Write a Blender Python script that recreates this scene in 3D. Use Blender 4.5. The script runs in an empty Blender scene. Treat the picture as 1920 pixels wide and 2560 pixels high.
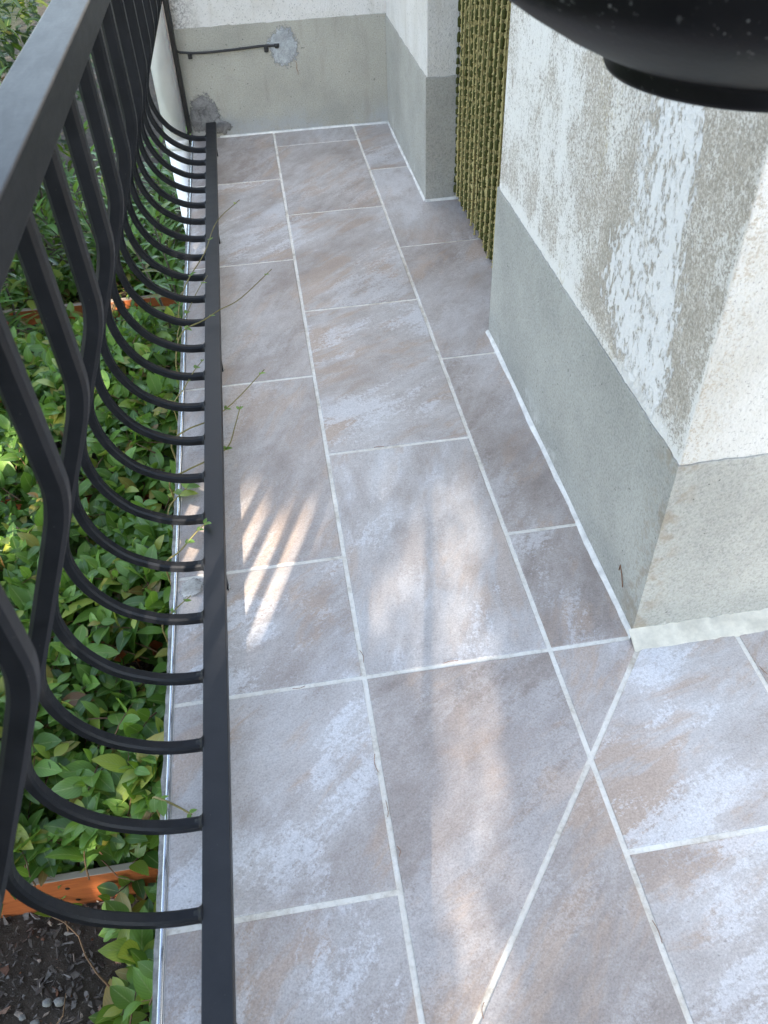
import bpy, bmesh, math, random
import numpy as np
from mathutils import Vector, Matrix, noise as mnoise

random.seed(7)
U = 0.305                      # one tile width (12 in) in metres: the plan below is in tile widths
scn = bpy.context.scene
col = scn.collection
R = math.radians

# ------------------------------------------------------------------ camera
cam_d = bpy.data.cameras.new('camera')
cam = bpy.data.objects.new('camera', cam_d)
col.objects.link(cam)
CAM = Vector((-0.1685, -2.5144, 3.5718)) * U
cam.location = CAM
cam.rotation_euler = (R(46.440), R(1.908), R(-8.886))
cam_d.sensor_fit = 'HORIZONTAL'
cam_d.sensor_width = 36.0
cam_d.lens = 36.0 * 2050.7 / 1920.0
cam_d.clip_start = 0.02
cam_d.clip_end = 500
cam_d.dof.use_dof = True
cam_d.dof.focus_distance = 1.75
cam_d.dof.aperture_fstop = 20.0
scn.camera = cam

# ------------------------------------------------------------------ sky, sun, exposure
TRAVEL = Vector((0.446, 2.20, -1.0)).normalized()      # read off the picket and bar shadows on the tiles
SUN_EL = math.degrees(math.asin(-TRAVEL.z))            # about 24 degrees
world = bpy.data.worlds.new('World')
scn.world = world
world.use_nodes = True
wn = world.node_tree
bg = wn.nodes['Background']
sky = wn.nodes.new('ShaderNodeTexSky')
sky.sky_type = 'NISHITA'
sky.sun_disc = False
sky.sun_elevation = R(SUN_EL)
sky.sun_rotation = math.atan2(-TRAVEL.x, -TRAVEL.y)
sky.air_density = 1.0
sky.dust_density = 0.2
sky.ozone_density = 1.0
hsv = wn.nodes.new('ShaderNodeHueSaturation')     # the phone's white balance for open shade
hsv.inputs['Saturation'].default_value = 0.72
wn.links.new(sky.outputs[0], hsv.inputs['Color'])
wn.links.new(hsv.outputs[0], bg.inputs[0])
bg.inputs[1].default_value = 0.15
sun_d = bpy.data.lights.new('sun', 'SUN')
sun_d.energy = 3.2
sun_d.angle = R(0.53)
sun_d.color = (1.0, 0.89, 0.75)
sun = bpy.data.objects.new('sun', sun_d)
col.objects.link(sun)
sun.rotation_euler = TRAVEL.to_track_quat('-Z', 'Y').to_euler()
sun.location = (-3, -8, 8)
scn.view_settings.view_transform = 'Standard'
scn.view_settings.look = 'None'
scn.view_settings.gamma = 1.0
scn.view_settings.exposure = 2.33


# ------------------------------------------------------------------ helpers
def P(x, y, z=0.0):
    return Vector((x * U, y * U, z * U))


def tag(o, label=None, cat=None, group=None, kind=None):
    if label: o['label'] = label
    if cat: o['category'] = cat
    if group: o['group'] = group
    if kind: o['kind'] = kind
    return o


def link(o, parent=None):
    col.objects.link(o)
    if parent is not None:
        o.parent = parent
        o.matrix_parent_inverse = Matrix.Translation(-root_loc(parent))
    return o


def root_loc(o):
    v = Vector(o.location)
    if o.parent is not None and not o.get('_abs'):
        v = Vector(o.location)
    return v


def empty(name, loc):
    o = bpy.data.objects.new(name, None)
    o.location = loc
    o.empty_display_size = 0.05
    col.objects.link(o)
    return o


def mesh(name, verts, faces, mat, parent=None, smooth=False, uvs=None):
    me = bpy.data.meshes.new(name)
    me.from_pydata([tuple(v) for v in verts], [], faces)
    me.update()
    if smooth:
        me.polygons.foreach_set('use_smooth', [True] * len(me.polygons))
    me.materials.append(mat)
    o = bpy.data.objects.new(name, me)
    link(o, parent)
    return o


def from_bm(name, bm, mat, parent=None, smooth=False):
    bmesh.ops.recalc_face_normals(bm, faces=bm.faces)
    me = bpy.data.meshes.new(name)
    bm.to_mesh(me)
    bm.free()
    if smooth:
        me.polygons.foreach_set('use_smooth', [True] * len(me.polygons))
    me.materials.append(mat)
    o = bpy.data.objects.new(name, me)
    link(o, parent)
    return o


def box_bm(bm, lo, hi, bevel=0.0, seg=2):
    r = bmesh.ops.create_cube(bm, size=1.0)
    vs = r['verts']
    lo, hi = Vector(lo), Vector(hi)
    for v in vs:
        v.co = Vector((lo[i] + (v.co[i] + 0.5) * (hi[i] - lo[i]) for i in range(3)))
    if bevel:
        es = list({e for v in vs for e in v.link_edges})
        bmesh.ops.bevel(bm, geom=es, offset=bevel, segments=seg, affect='EDGES', profile=0.5)
    return bm


def box(name, lo, hi, mat, parent=None, bevel=0.0, seg=2):
    bm = bmesh.new()
    box_bm(bm, lo, hi, bevel, seg)
    return from_bm(name, bm, mat, parent)


def catmull(pts, n=6):
    out = []
    pts = [Vector(p) for p in pts]
    q = [pts[0] * 2 - pts[1]] + pts + [pts[-1] * 2 - pts[-2]]
    for i in range(1, len(q) - 2):
        a, b, c, d = q[i - 1:i + 3]
        for k in range(n):
            t = k / n
            out.append(0.5 * ((2 * b) + (c - a) * t + (2 * a - 5 * b + 4 * c - d) * t * t + (3 * b - a - 3 * c + d) * t ** 3))
    out.append(pts[-1])
    return out


def tube_data(path, rad, sides=8, v0=0, section=None):
    """round tube (or a given 2-D section) swept along a path; rad may be a list"""
    path = [Vector(p) for p in path]
    n = len(path)
    rads = rad if isinstance(rad, (list, tuple)) else [rad] * n
    sec = section or [(math.cos(2 * math.pi * k / sides), math.sin(2 * math.pi * k / sides)) for k in range(sides)]
    s = len(sec)
    verts, faces = [], []
    t = (path[1] - path[0]).normalized()
    ref = Vector((0, 1, 0)) if abs(t.y) < 0.9 else Vector((1, 0, 0))
    nrm = (ref - t * ref.dot(t)).normalized()
    for i in range(n):
        t = (path[min(i + 1, n - 1)] - path[max(i - 1, 0)]).normalized()
        nrm = (nrm - t * nrm.dot(t)).normalized()
        b = t.cross(nrm)
        for (a, c) in sec:
            verts.append(path[i] + nrm * a * rads[i] + b * c * rads[i])
    for i in range(n - 1):
        for k in range(s):
            k2 = (k + 1) % s
            faces.append((v0 + i * s + k, v0 + i * s + k2, v0 + (i + 1) * s + k2, v0 + (i + 1) * s + k))
    faces.append(tuple(v0 + k for k in range(s))[::-1])
    faces.append(tuple(v0 + (n - 1) * s + k for k in range(s)))
    return verts, faces


def tube(name, path, rad, mat, parent=None, sides=8, section=None, smooth=True):
    v, f = tube_data(path, rad, sides, section=section)
    return mesh(name, v, f, mat, parent, smooth)


def lathe(name, prof, centre, mat, parent=None, seg=64):
    verts, faces = [], []
    n = len(prof)
    for k in range(seg):
        a = 2 * math.pi * k / seg
        for (r, z) in prof:
            verts.append(Vector(centre) + Vector((r * math.cos(a), r * math.sin(a), z)))
    for k in range(seg):
        k2 = (k + 1) % seg
        for i in range(n - 1):
            faces.append((k * n + i, k2 * n + i, k2 * n + i + 1, k * n + i + 1))
    return mesh(name, verts, faces, mat, parent, True)


# ------------------------------------------------------------------ materials
class NT:
    def __init__(self, name):
        self.m = bpy.data.materials.new(name)
        self.m.use_nodes = True
        self.t = self.m.node_tree
        self.bsdf = self.t.nodes['Principled BSDF']
        self.out = self.t.nodes['Material Output']

    def n(self, typ, **kw):
        nd = self.t.nodes.new('ShaderNode' + typ)
        for k, v in kw.items():
            setattr(nd, k, v)
        return nd

    def l(self, a, b):
        self.t.links.new(a, b)

    def put(self, sock, v):
        if hasattr(v, 'is_output') or hasattr(v, 'links'):
            self.l(v, sock)
        else:
            sock.default_value = v

    def pos(self):
        return self.n('NewGeometry').outputs['Position']

    def noise(self, vec, scale, detail=4, rough=0.55, dist=0.0, w=None):
        nd = self.n('TexNoise')
        self.l(vec, nd.inputs['Vector'])
        nd.inputs['Scale'].default_value = scale
        nd.inputs['Detail'].default_value = detail
        nd.inputs['Roughness'].default_value = rough
        nd.inputs['Distortion'].default_value = dist
        return nd.outputs['Fac']

    def ramp(self, fac, stops, interp='LINEAR'):
        nd = self.n('ValToRGB')
        cr = nd.color_ramp
        cr.interpolation = interp
        while len(cr.elements) < len(stops):
            cr.elements.new(0.5)
        for e, (p, c) in zip(cr.elements, stops):
            e.position = p
            e.color = (c, c, c, 1) if isinstance(c, (int, float)) else (*c, 1)
        self.put(nd.inputs[0], fac)
        return nd.outputs[0]

    def mix(self, fac, a, b, blend='MIX'):
        nd = self.n('Mix', data_type='RGBA', blend_type=blend)
        self.put(nd.inputs[0], fac)
        for s, v in ((nd.inputs[6], a), (nd.inputs[7], b)):
            if isinstance(v, tuple):
                s.default_value = (*v, 1)
            else:
                self.put(s, v)
        return nd.outputs[2]

    def math(self, op, a, b=0.0, clamp=False):
        nd = self.n('Math', operation=op, use_clamp=clamp)
        self.put(nd.inputs[0], a)
        self.put(nd.inputs[1], b)
        return nd.outputs[0]

    def mapr(self, v, a, b, c=0.0, d=1.0):
        nd = self.n('MapRange')
        nd.interpolation_type = 'SMOOTHSTEP'
        self.put(nd.inputs[0], v)
        for i, x in enumerate((a, b, c, d)):
            nd.inputs[i + 1].default_value = x
        return nd.outputs[0]

    def sep(self, v):
        nd = self.n('SeparateXYZ')
        self.l(v, nd.inputs[0])
        return nd.outputs

    def bump(self, h, strength=0.3, dist=0.002, prev=None):
        nd = self.n('Bump')
        nd.inputs['Strength'].default_value = strength
        nd.inputs['Distance'].default_value = dist
        self.l(h, nd.inputs['Height'])
        if prev is not None:
            self.l(prev, nd.inputs['Normal'])
        self.l(nd.outputs[0], self.bsdf.inputs['Normal'])
        return nd.outputs[0]

    def base(self, c, rough=0.6, spec=0.5, metal=0.0):
        if isinstance(c, tuple):
            self.bsdf.inputs['Base Color'].default_value = (*c, 1)
        else:
            self.l(c, self.bsdf.inputs['Base Color'])
        self.put(self.bsdf.inputs['Roughness'], rough)
        self.bsdf.inputs['Specular IOR Level'].default_value = spec
        self.bsdf.inputs['Metallic'].default_value = metal
        return self.m


def plain(name, c, rough=0.6, spec=0.5, metal=0.0, var=0.12, vscale=40, bump=0.0):
    t = NT(name)
    p = t.pos()
    n = t.noise(p, vscale, 5, 0.65)
    k = t.ramp(n, [(0.3, 1 - var), (0.7, 1 + var * 0.6)])
    t.base(t.mix(1.0, c, k, 'MULTIPLY'), rough, spec, metal)
    if bump:
        t.bump(t.noise(p, vscale * 6, 4), bump, 0.001)
    return t.m


def tile_material():
    t = NT('stone_look_tile')
    rnd = t.n('Attribute', attribute_name='print_turn', attribute_type='OBJECT').outputs['Fac']
    kind = t.n('Attribute', attribute_name='print_pale', attribute_type='OBJECT').outputs['Fac']
    wn_ = t.n('TexWhiteNoise', noise_dimensions='1D')
    t.l(t.n('Attribute', attribute_name='print_seed', attribute_type='OBJECT').outputs['Fac'], wn_.inputs['W'])
    off = t.n('VectorMath', operation='SCALE')
    t.l(wn_.outputs['Color'], off.inputs[0])
    off.inputs['Scale'].default_value = 30.0
    add = t.n('VectorMath', operation='ADD')
    t.l(t.pos(), add.inputs[0])
    t.l(off.outputs[0], add.inputs[1])
    rot = t.n('VectorRotate', rotation_type='Z_AXIS')
    t.l(add.outputs[0], rot.inputs['Vector'])
    t.put(rot.inputs['Angle'], t.mapr(rnd, 0.0, 1.0, 0.0, 1.25))
    mp = t.n('Mapping')
    t.l(rot.outputs[0], mp.inputs['Vector'])
    mp.inputs['Scale'].default_value = (1.0, 0.55, 1.0)
    v = mp.outputs[0]
    mps = t.n('Mapping')
    t.l(rot.outputs[0], mps.inputs['Vector'])
    mps.inputs['Scale'].default_value = (1.0, 0.24, 1.0)
    vs_ = mps.outputs[0]
    p = t.pos()
    big = t.noise(v, 4.2, 12, 0.62, 0.35)
    mid = t.noise(v, 30.0, 10, 0.80, 0.2)
    streak = t.noise(vs_, 24.0, 11, 0.72, 0.5)
    fine = t.noise(p, 330, 3, 0.8)
    grit = t.noise(p, 120, 6, 0.85)
    tone = t.math('ADD', t.math('MULTIPLY', big, 0.45), t.math('ADD', t.math('MULTIPLY', mid, 0.30), t.math('MULTIPLY', streak, 0.25)))
    tone = t.math('ADD', tone, t.mapr(kind, 0, 1, -0.045, 0.045))
    c = t.ramp(tone, [(0.36, (0.285, 0.235, 0.205)), (0.45, (0.40, 0.350, 0.320)), (0.52, (0.475, 0.432, 0.405)),
                      (0.59, (0.54, 0.508, 0.487)), (0.68, (0.62, 0.598, 0.585))])
    # tan brush marks
    tan = t.math('ADD', t.math('MULTIPLY', t.noise(v, 5.0, 6, 0.6, 0.6), 0.5), t.math('MULTIPLY', t.noise(vs_, 17.0, 9, 0.7, 0.6), 0.5))
    c = t.mix(t.math('MULTIPLY', t.mapr(tan, 0.50, 0.58, 0.0, 0.75), t.mapr(rnd, 0.0, 0.7, 0.4, 1.0)), c, (0.455, 0.340, 0.262))
    # flecked pale veins
    pale = t.math('ADD', t.math('MULTIPLY', t.noise(v, 4.5, 6, 0.6, 0.9), 0.46), t.math('ADD', t.math('MULTIPLY', t.noise(vs_, 30, 9, 0.75, 0.4), 0.28), t.math('MULTIPLY', grit, 0.26)))
    c = t.mix(t.math('MULTIPLY', t.mapr(pale, 0.505, 0.545, 0.0, 0.70), t.mapr(kind, 0.0, 0.8, 0.25, 1.0)), c, (0.66, 0.65, 0.655))
    # darker worn flecks
    dk = t.math('ADD', t.math('MULTIPLY', t.noise(v, 5.5, 6, 0.6, 0.5), 0.55), t.math('MULTIPLY', grit, 0.45))
    c = t.mix(t.mapr(dk, 0.525, 0.575, 0.0, 0.5), c, (0.30, 0.245, 0.215))
    c = t.mix(1.0, c, t.ramp(fine, [(0.30, 0.74), (0.5, 1.0), (0.70, 1.18)]), 'MULTIPLY')
    c = t.mix(1.0, c, t.ramp(grit, [(0.34, 0.86), (0.5, 1.0), (0.66, 1.08)]), 'MULTIPLY')
    spk = t.noise(p, 150, 2, 0.5)
    c = t.mix(t.mapr(spk, 0.70, 0.74, 0, 0.5), c, (0.17, 0.145, 0.13))
    dirt = t.noise(p, 3.0, 5, 0.6)
    c = t.mix(1.0, c, t.ramp(dirt, [(0.35, 0.88), (0.65, 1.05)]), 'MULTIPLY')
    t.base(c, t.ramp(mid, [(0.35, 0.52), (0.65, 0.38)]), 0.5)
    h = t.math('ADD', t.math('ADD', t.math('MULTIPLY', mid, 0.7), t.math('MULTIPLY', streak, 0.8)), t.math('MULTIPLY', fine, 0.25))
    t.bump(h, 0.45, 0.0024)
    return t.m


def grout_material():
    t = NT('pale_grout')
    p = t.pos()
    n = t.noise(p, 11, 8, 0.75)
    c = t.ramp(n, [(0.36, (0.50, 0.44, 0.35)), (0.47, (0.73, 0.685, 0.60)), (0.64, (0.84, 0.81, 0.74))])
    f = t.noise(p, 160, 4, 0.7)
    c = t.mix(1.0, c, t.ramp(f, [(0.3, 0.82), (0.5, 1.0)]), 'MULTIPLY')
    t.base(c, 0.85, 0.2)
    t.bump(f, 0.5, 0.002)
    return t.m


def speckle(t, p, scale, lo, hi, darkest):
    n = t.noise(p, scale, 3, 0.65)
    return t.ramp(n, [(lo, darkest), (hi, 1.0)])


def white_stucco(name, aged=False):
    t = NT(name)
    p = t.pos()
    big = t.noise(p, 3.5, 6, 0.6, 0.5)
    c = t.ramp(big, [(0.35, (0.55, 0.53, 0.485)), (0.6, (0.67, 0.655, 0.625))])
    c = t.mix(1.0, c, speckle(t, p, 210, 0.30, 0.42, 0.52), 'MULTIPLY')
    c = t.mix(1.0, c, speckle(t, p, 70, 0.24, 0.30, 0.45), 'MULTIPLY')
    xyz = t.sep(p)
    if aged:
        y, z = xyz[1], xyz[2]
        side = t.mapr(xyz[0], 1.478 * U, 1.4715 * U)          # only the long weathered side
        mp = t.n('Mapping')                                   # stains run down the wall
        t.l(p, mp.inputs['Vector'])
        mp.inputs['Scale'].default_value = (1.0, 1.0, 0.25)
        run = t.noise(mp.outputs[0], 12.0, 5, 0.6, 0.4)
        mp2 = t.n('Mapping')
        t.l(p, mp2.inputs['Vector'])
        mp2.inputs['Scale'].default_value = (1.0, 1.0, 0.6)
        grain = t.noise(p, 235, 3, 0.8)
        flake = t.noise(mp2.outputs[0], 85.0, 6, 0.72, 0.4)
        chunk = t.noise(mp2.outputs[0], 30.0, 5, 0.65, 0.3)
        wob = t.math('MULTIPLY', t.math('SUBTRACT', run, 0.5), 0.55 * U)
        yc = t.math('ADD', y, wob)
        zz = t.math('SUBTRACT', z, 1.2 * U)
        line = t.math('SUBTRACT', yc, t.math('MULTIPLY', zz, 0.17))
        # wear: 0 = sound paint, 1 = bare dirty render
        wear = t.math('ADD', t.mapr(t.noise(p, 7.0, 5, 0.6, 0.3), 0.34, 0.66, 0.08, 0.36), t.mapr(run, 0.36, 0.66, 0.08, 0.24))
        broad = t.math('MULTIPLY', t.mapr(line, 0.52 * U, 0.80 * U), t.mapr(line, 1.75 * U, 1.15 * U))
        wear = t.math('ADD', wear, t.math('MULTIPLY', broad, 0.20))
        band_ = t.math('MULTIPLY', t.mapr(y, 0.034 * U, 0.07 * U), t.mapr(line, 0.40 * U, 0.22 * U))
        wear = t.math('ADD', wear, t.math('MULTIPLY', band_, 0.17))
        isl = t.math('MULTIPLY', t.mapr(line, 0.14 * U, 0.36 * U), t.mapr(line, 1.1 * U, 0.45 * U))
        e1 = t.math('POWER', t.math('ABSOLUTE', t.math('MULTIPLY', t.math('SUBTRACT', yc, 0.72 * U), 1 / (0.55 * U))), 2.0)
        e2 = t.math('POWER', t.math('ABSOLUTE', t.math('MULTIPLY', t.math('SUBTRACT', z, 1.60 * U), 1 / (0.42 * U))), 2.0)
        lobe = t.mapr(t.math('ADD', e1, e2), 1.3, 0.1, 0.0, 0.95)
        lobe = t.math('MULTIPLY', lobe, t.mapr(line, 0.14 * U, 0.34 * U))
        isl = t.math('MAXIMUM', t.math('MULTIPLY', isl, t.mapr(z, 1.16 * U, 1.4 * U, 0.55, 1.0)), lobe)
        hold = t.mapr(t.math('ADD', t.math('ADD', t.math('MULTIPLY', isl, 0.22), t.math('MULTIPLY', flake, 0.72)), t.math('MULTIPLY', chunk, 0.28)), 0.625, 0.685)
        low = t.mapr(z, 1.30 * U, 1.20 * U, 0, 0.30)
        wear = t.math('SUBTRACT', wear, low, True)
        # sand-grain speckle whose share grows with the wear
        thr = t.math('SUBTRACT', t.math('ADD', t.math('MULTIPLY', wear, 0.42), 0.30), t.math('ADD', t.math('MULTIPLY', grain, 0.62), t.math('MULTIPLY', flake, 0.38)))
        spk = t.mapr(thr, -0.055, 0.055)
        sandc = t.mix(t.mapr(wear, 0.55, 1.0), (0.47, 0.42, 0.355), (0.33, 0.30, 0.25))
        sandc = t.mix(1.0, sandc, t.ramp(grain, [(0.3, 0.6), (0.7, 1.35)]), 'MULTIPLY')
        paint = t.mix(t.mapr(wear, 0.2, 0.9), (0.75, 0.725, 0.68), (0.62, 0.58, 0.52))
        c2 = t.mix(spk, paint, sandc)
        och = t.math('MULTIPLY', t.mapr(t.noise(mp.outputs[0], 9.0, 3, 0.5), 0.60, 0.68), t.mapr(flake, 0.5, 0.62))
        c2 = t.mix(t.math('MULTIPLY', och, 0.55), c2, (0.36, 0.28, 0.13))
        c2 = t.mix(t.math('MULTIPLY', hold, 0.92), c2, (0.78, 0.765, 0.74))
        c = t.mix(side, c, c2)
        # ochre freckles by the corner of the front
        fr = t.math('MULTIPLY', t.mapr(xyz[0], 1.74 * U, 1.47 * U), t.mapr(t.math('ADD', t.math('MULTIPLY', grain, 0.5), t.math('MULTIPLY', flake, 0.5)), 0.50, 0.57))
        c = t.mix(t.math('MULTIPLY', fr, t.math('MULTIPLY', t.math('SUBTRACT', 1.0, side), 0.55)), c, (0.36, 0.28, 0.18))
    else:
        st = t.n('Mapping')
        t.l(p, st.inputs['Vector'])
        st.inputs['Scale'].default_value = (1, 1, 0.15)
        s = t.noise(st.outputs[0], 14, 4, 0.6)
        c = t.mix(t.mapr(s, 0.55, 0.72, 0, 0.35), c, (0.40, 0.37, 0.31))
        g = t.math('MULTIPLY', t.mapr(xyz[0], -0.55 * U, -1.0 * U), t.mapr(t.noise(p, 90, 5, 0.8), 0.44, 0.58))
        c = t.mix(t.math('MULTIPLY', g, 0.75), c, (0.13, 0.12, 0.11))
    t.base(c, 0.9, 0.2)
    h = t.math('ADD', t.noise(p, 190, 4, 0.7), t.math('MULTIPLY', t.noise(p, 60, 3, 0.6), 0.8))
    if aged:
        h = t.math('ADD', h, t.math('MULTIPLY', t.math('MULTIPLY', hold, side), 0.5))
    t.bump(h, 0.7, 0.004)
    return t.m


def grey_band(name, tint=(0.345, 0.340, 0.308), smear=True, bumpy=1.0):
    t = NT(name)
    p = t.pos()
    big = t.noise(p, 5, 6, 0.6)
    c = t.mix(1.0, tint, t.ramp(big, [(0.35, 0.88), (0.65, 1.10)]), 'MULTIPLY')
    g = t.noise(p, 250, 2, 0.7)
    c = t.mix(1.0, c, t.ramp(g, [(0.30, 0.76), (0.46, 0.99), (0.66, 1.14)]), 'MULTIPLY')
    pit = t.noise(p, 120, 1, 0.5)
    c = t.mix(t.mapr(pit, 0.755, 0.79, 0, 0.8), c, (0.07, 0.07, 0.06))
    xyz = t.sep(p)
    if smear:
        # ochre dirt down the outer corner and a pale cement smear just above the floor
        corner = t.math('MULTIPLY', t.mapr(xyz[0], 1.62 * U, 1.50 * U), t.mapr(xyz[1], 0.30 * U, 0.10 * U))
        n2 = t.noise(p, 26, 5, 0.7)
        c = t.mix(t.math('MULTIPLY', corner, t.mapr(n2, 0.45, 0.62, 0, 0.6)), c, (0.25, 0.20, 0.14))
        lowm = t.math('MULTIPLY', t.mapr(xyz[2], 0.30 * U, 0.03 * U), t.mapr(t.noise(p, 12, 6, 0.7), 0.55, 0.66))
        c = t.mix(t.math('MULTIPLY', lowm, 0.6), c, (0.56, 0.55, 0.52))
    else:
        lowm = t.math('MULTIPLY', t.mapr(xyz[2], 0.36 * U, 0.02 * U), t.mapr(t.noise(p, 9, 6, 0.7), 0.40, 0.60))
        c = t.mix(t.math('MULTIPLY', lowm, 0.75), c, (0.36, 0.375, 0.38))
        st = t.n('Mapping')
        t.l(p, st.inputs['Vector'])
        st.inputs['Scale'].default_value = (1, 1, 0.18)
        s = t.noise(st.outputs[0], 16, 4, 0.6)
        c = t.mix(t.mapr(s, 0.56, 0.70, 0, 0.4), c, (0.27, 0.25, 0.21))
    t.base(c, 0.88, 0.25)
    h = t.math('ADD', g, t.math('MULTIPLY', t.noise(p, 80, 3, 0.6), 0.7))
    t.bump(h, 0.45 * bumpy, 0.003)
    return t.m


def black_metal(name, scuff_and_sky=False):
    t = NT(name)
    p = t.pos()
    n = t.noise(p, 30, 6, 0.7)
    c = t.ramp(n, [(0.35, (0.006, 0.007, 0.009)), (0.7, (0.012, 0.013, 0.016))])
    dust = t.noise(p, 420, 2, 0.6)
    c = t.mix(t.mapr(dust, 0.72, 0.80, 0, 0.35), c, (0.25, 0.24, 0.22))
    rough = t.ramp(n, [(0.3, 0.40), (0.7, 0.52)])
    if scuff_and_sky:
        mp = t.n('Mapping')
        t.l(p, mp.inputs['Vector'])
        mp.inputs['Scale'].default_value = (1, 0.22, 1)
        mp.inputs['Rotation'].default_value = (0, 0, 0.5)
        s = t.noise(mp.outputs[0], 70, 7, 0.78, 0.6)
        nz = t.sep(t.n('NewGeometry').outputs['Normal'])[2]
        c = t.mix(t.math('MULTIPLY', t.mapr(s, 0.66, 0.76, 0, 0.5), t.mapr(nz, 0.3, 0.8)), c, (0.45, 0.47, 0.50))
        c = t.mix(t.mapr(nz, 0.3, 0.8, 0, 0.035), c, (0.20, 0.26, 0.36))  # sky reflection painted as a faint blue on upward faces
        rough = t.ramp(s, [(0.3, 0.42), (0.7, 0.50)])
    t.base(c, rough, 0.14 if scuff_and_sky else 0.22)
    t.bump(t.noise(p, 150, 4, 0.6), 0.12, 0.001)
    return t.m


def leaf_material(name, dark, light, young=(0.30, 0.34, 0.05), trans=0.35, gloss=0.38):
    t = NT(name)
    a = t.n('Attribute', attribute_name='rnd')
    uv = t.sep(t.n('UVMap').outputs[0])
    r = a.outputs['Fac']
    c = t.ramp(r, [(0.0, dark), (0.6, light), (0.82, tuple(x * 1.25 for x in light)), (0.93, young), (1.0, (0.20, 0.095, 0.04))])
    rib = t.math('ABSOLUTE', t.math('SUBTRACT', uv[0], 0.5))
    c = t.mix(t.mapr(rib, 0.045, 0.015, 0, 0.55), c, (0.32, 0.38, 0.14))
    wv = t.n('TexWave')
    wv.inputs['Scale'].default_value = 2.3
    wv.inputs['Distortion'].default_value = 1.5
    vv = t.n('CombineXYZ')
    t.l(t.math('SUBTRACT', t.math('MULTIPLY', uv[1], 1.0), rib), vv.inputs[0])
    t.l(vv.outputs[0], wv.inputs['Vector'])
    c = t.mix(1.0, c, t.ramp(wv.outputs['Fac'], [(0.0, 0.88), (1.0, 1.07)]), 'MULTIPLY')
    bl = t.noise(t.pos(), 120, 4, 0.7)
    c = t.mix(t.mapr(bl, 0.70, 0.76, 0, 0.7), c, (0.12, 0.07, 0.03))
    t.base(c, gloss, 0.5)
    tr = t.n('BsdfTranslucent')
    t.l(t.mix(0.6, c, (0.35, 0.55, 0.04)), tr.inputs['Color'])
    ms = t.n('MixShader')
    ms.inputs[0].default_value = trans
    t.l(t.bsdf.outputs[0], ms.inputs[1])
    t.l(tr.outputs[0], ms.inputs[2])
    t.l(ms.outputs[0], t.out.inputs['Surface'])
    return t.m


def soil_material():
    t = NT('dark_soil')
    p = t.pos()
    n = t.noise(p, 14, 8, 0.7)
    c = t.ramp(n, [(0.3, (0.04, 0.031, 0.024)), (0.6, (0.10, 0.08, 0.062)), (0.8, (0.17, 0.145, 0.12))])
    c = t.mix(t.mapr(t.noise(p, 190, 2, 0.6), 0.62, 0.70, 0, 0.6), c, (0.22, 0.20, 0.17))
    far = t.mapr(t.n('NewGeometry').outputs['Position'].node and t.sep(p)[0], -2.2, -3.2)
    c = t.mix(far, c, t.ramp(n, [(0.3, (0.018, 0.032, 0.010)), (0.7, (0.05, 0.085, 0.022))]))
    t.base(c, 0.95, 0.1)
    t.bump(t.noise(p, 60, 8, 0.75), 0.9, 0.02)
    return t.m


def painted_board():
    t = NT('orange_stained_board')
    p = t.pos()
    mp = t.n('Mapping')
    t.l(p, mp.inputs['Vector'])
    mp.inputs['Scale'].default_value = (0.08, 1, 1)
    g = t.noise(mp.outputs[0], 120, 6, 0.7, 0.4)
    c = t.ramp(g, [(0.3, (0.25, 0.062, 0.02)), (0.6, (0.40, 0.12, 0.035)), (0.8, (0.48, 0.17, 0.06))])
    nz = t.sep(t.n('NewGeometry').outputs['Normal'])[2]
    w = t.noise(mp.outputs[0], 40, 6, 0.8)
    top = t.math('MULTIPLY', t.mapr(nz, 0.5, 0.9), t.mapr(w, 0.36, 0.48))
    c = t.mix(top, c, (0.40, 0.34, 0.28))
    spot = t.noise(p, 22, 3, 0.5)
    c = t.mix(t.mapr(spot, 0.70, 0.73), c, (0.03, 0.012, 0.008))
    t.base(c, 0.5, 0.4)
    t.bump(g, 0.25, 0.001)
    return t.m


def mortar_material(name, tint, dark):
    t = NT(name)
    p = t.pos()
    n = t.noise(p, 24, 8, 0.72, 0.6)
    c = t.ramp(n, [(0.32, dark), (0.5, tint), (0.68, tuple(min(1, x * 1.45) for x in tint))])
    f = t.noise(p, 230, 3, 0.7)
    c = t.mix(1.0, c, t.ramp(f, [(0.3, 0.7), (0.55, 1.05)]), 'MULTIPLY')
    t.base(c, 0.85, 0.2)
    t.bump(t.math('ADD', n, t.math('MULTIPLY', f, 0.3)), 0.6, 0.004)
    rim = t.n('Attribute', attribute_name='rim').outputs['Fac']
    al = t.mapr(t.math('ADD', rim, t.math('MULTIPLY', t.math('SUBTRACT', t.noise(p, 75, 7, 0.75), 0.5), 1.1)), 0.12, 0.34)
    t.l(al, t.bsdf.inputs['Alpha'])
    return t.m


M_TILE = tile_material()
M_GROUT = grout_material()
M_OLD = white_stucco('weathered_white_stucco', True)
M_WHITE = white_stucco('white_stucco')
M_BAND = grey_band('grey_green_wall_paint')
M_BAND2 = grey_band('beige_grey_wall_paint', (0.35, 0.34, 0.295), False, 1.2)
M_IRON = black_metal('black_painted_iron')
M_RAIL = black_metal('black_rail_paint', True)
M_BAR = black_metal('black_bar_paint')
M_BAR.node_tree.nodes['Principled BSDF'].inputs['Specular IOR Level'].default_value = 0.5
M_CAULK = plain('white_caulk', (0.70, 0.685, 0.645), 0.55, 0.4, var=0.3, vscale=30, bump=0.4)
M_CREAM = plain('cream_mortar', (0.62, 0.575, 0.475), 0.7, 0.3, var=0.3, vscale=26, bump=0.5)
M_ALU = plain('aluminium_trim', (0.50, 0.53, 0.58), 0.25, 0.5, 0.9, 0.08, 60)
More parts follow.
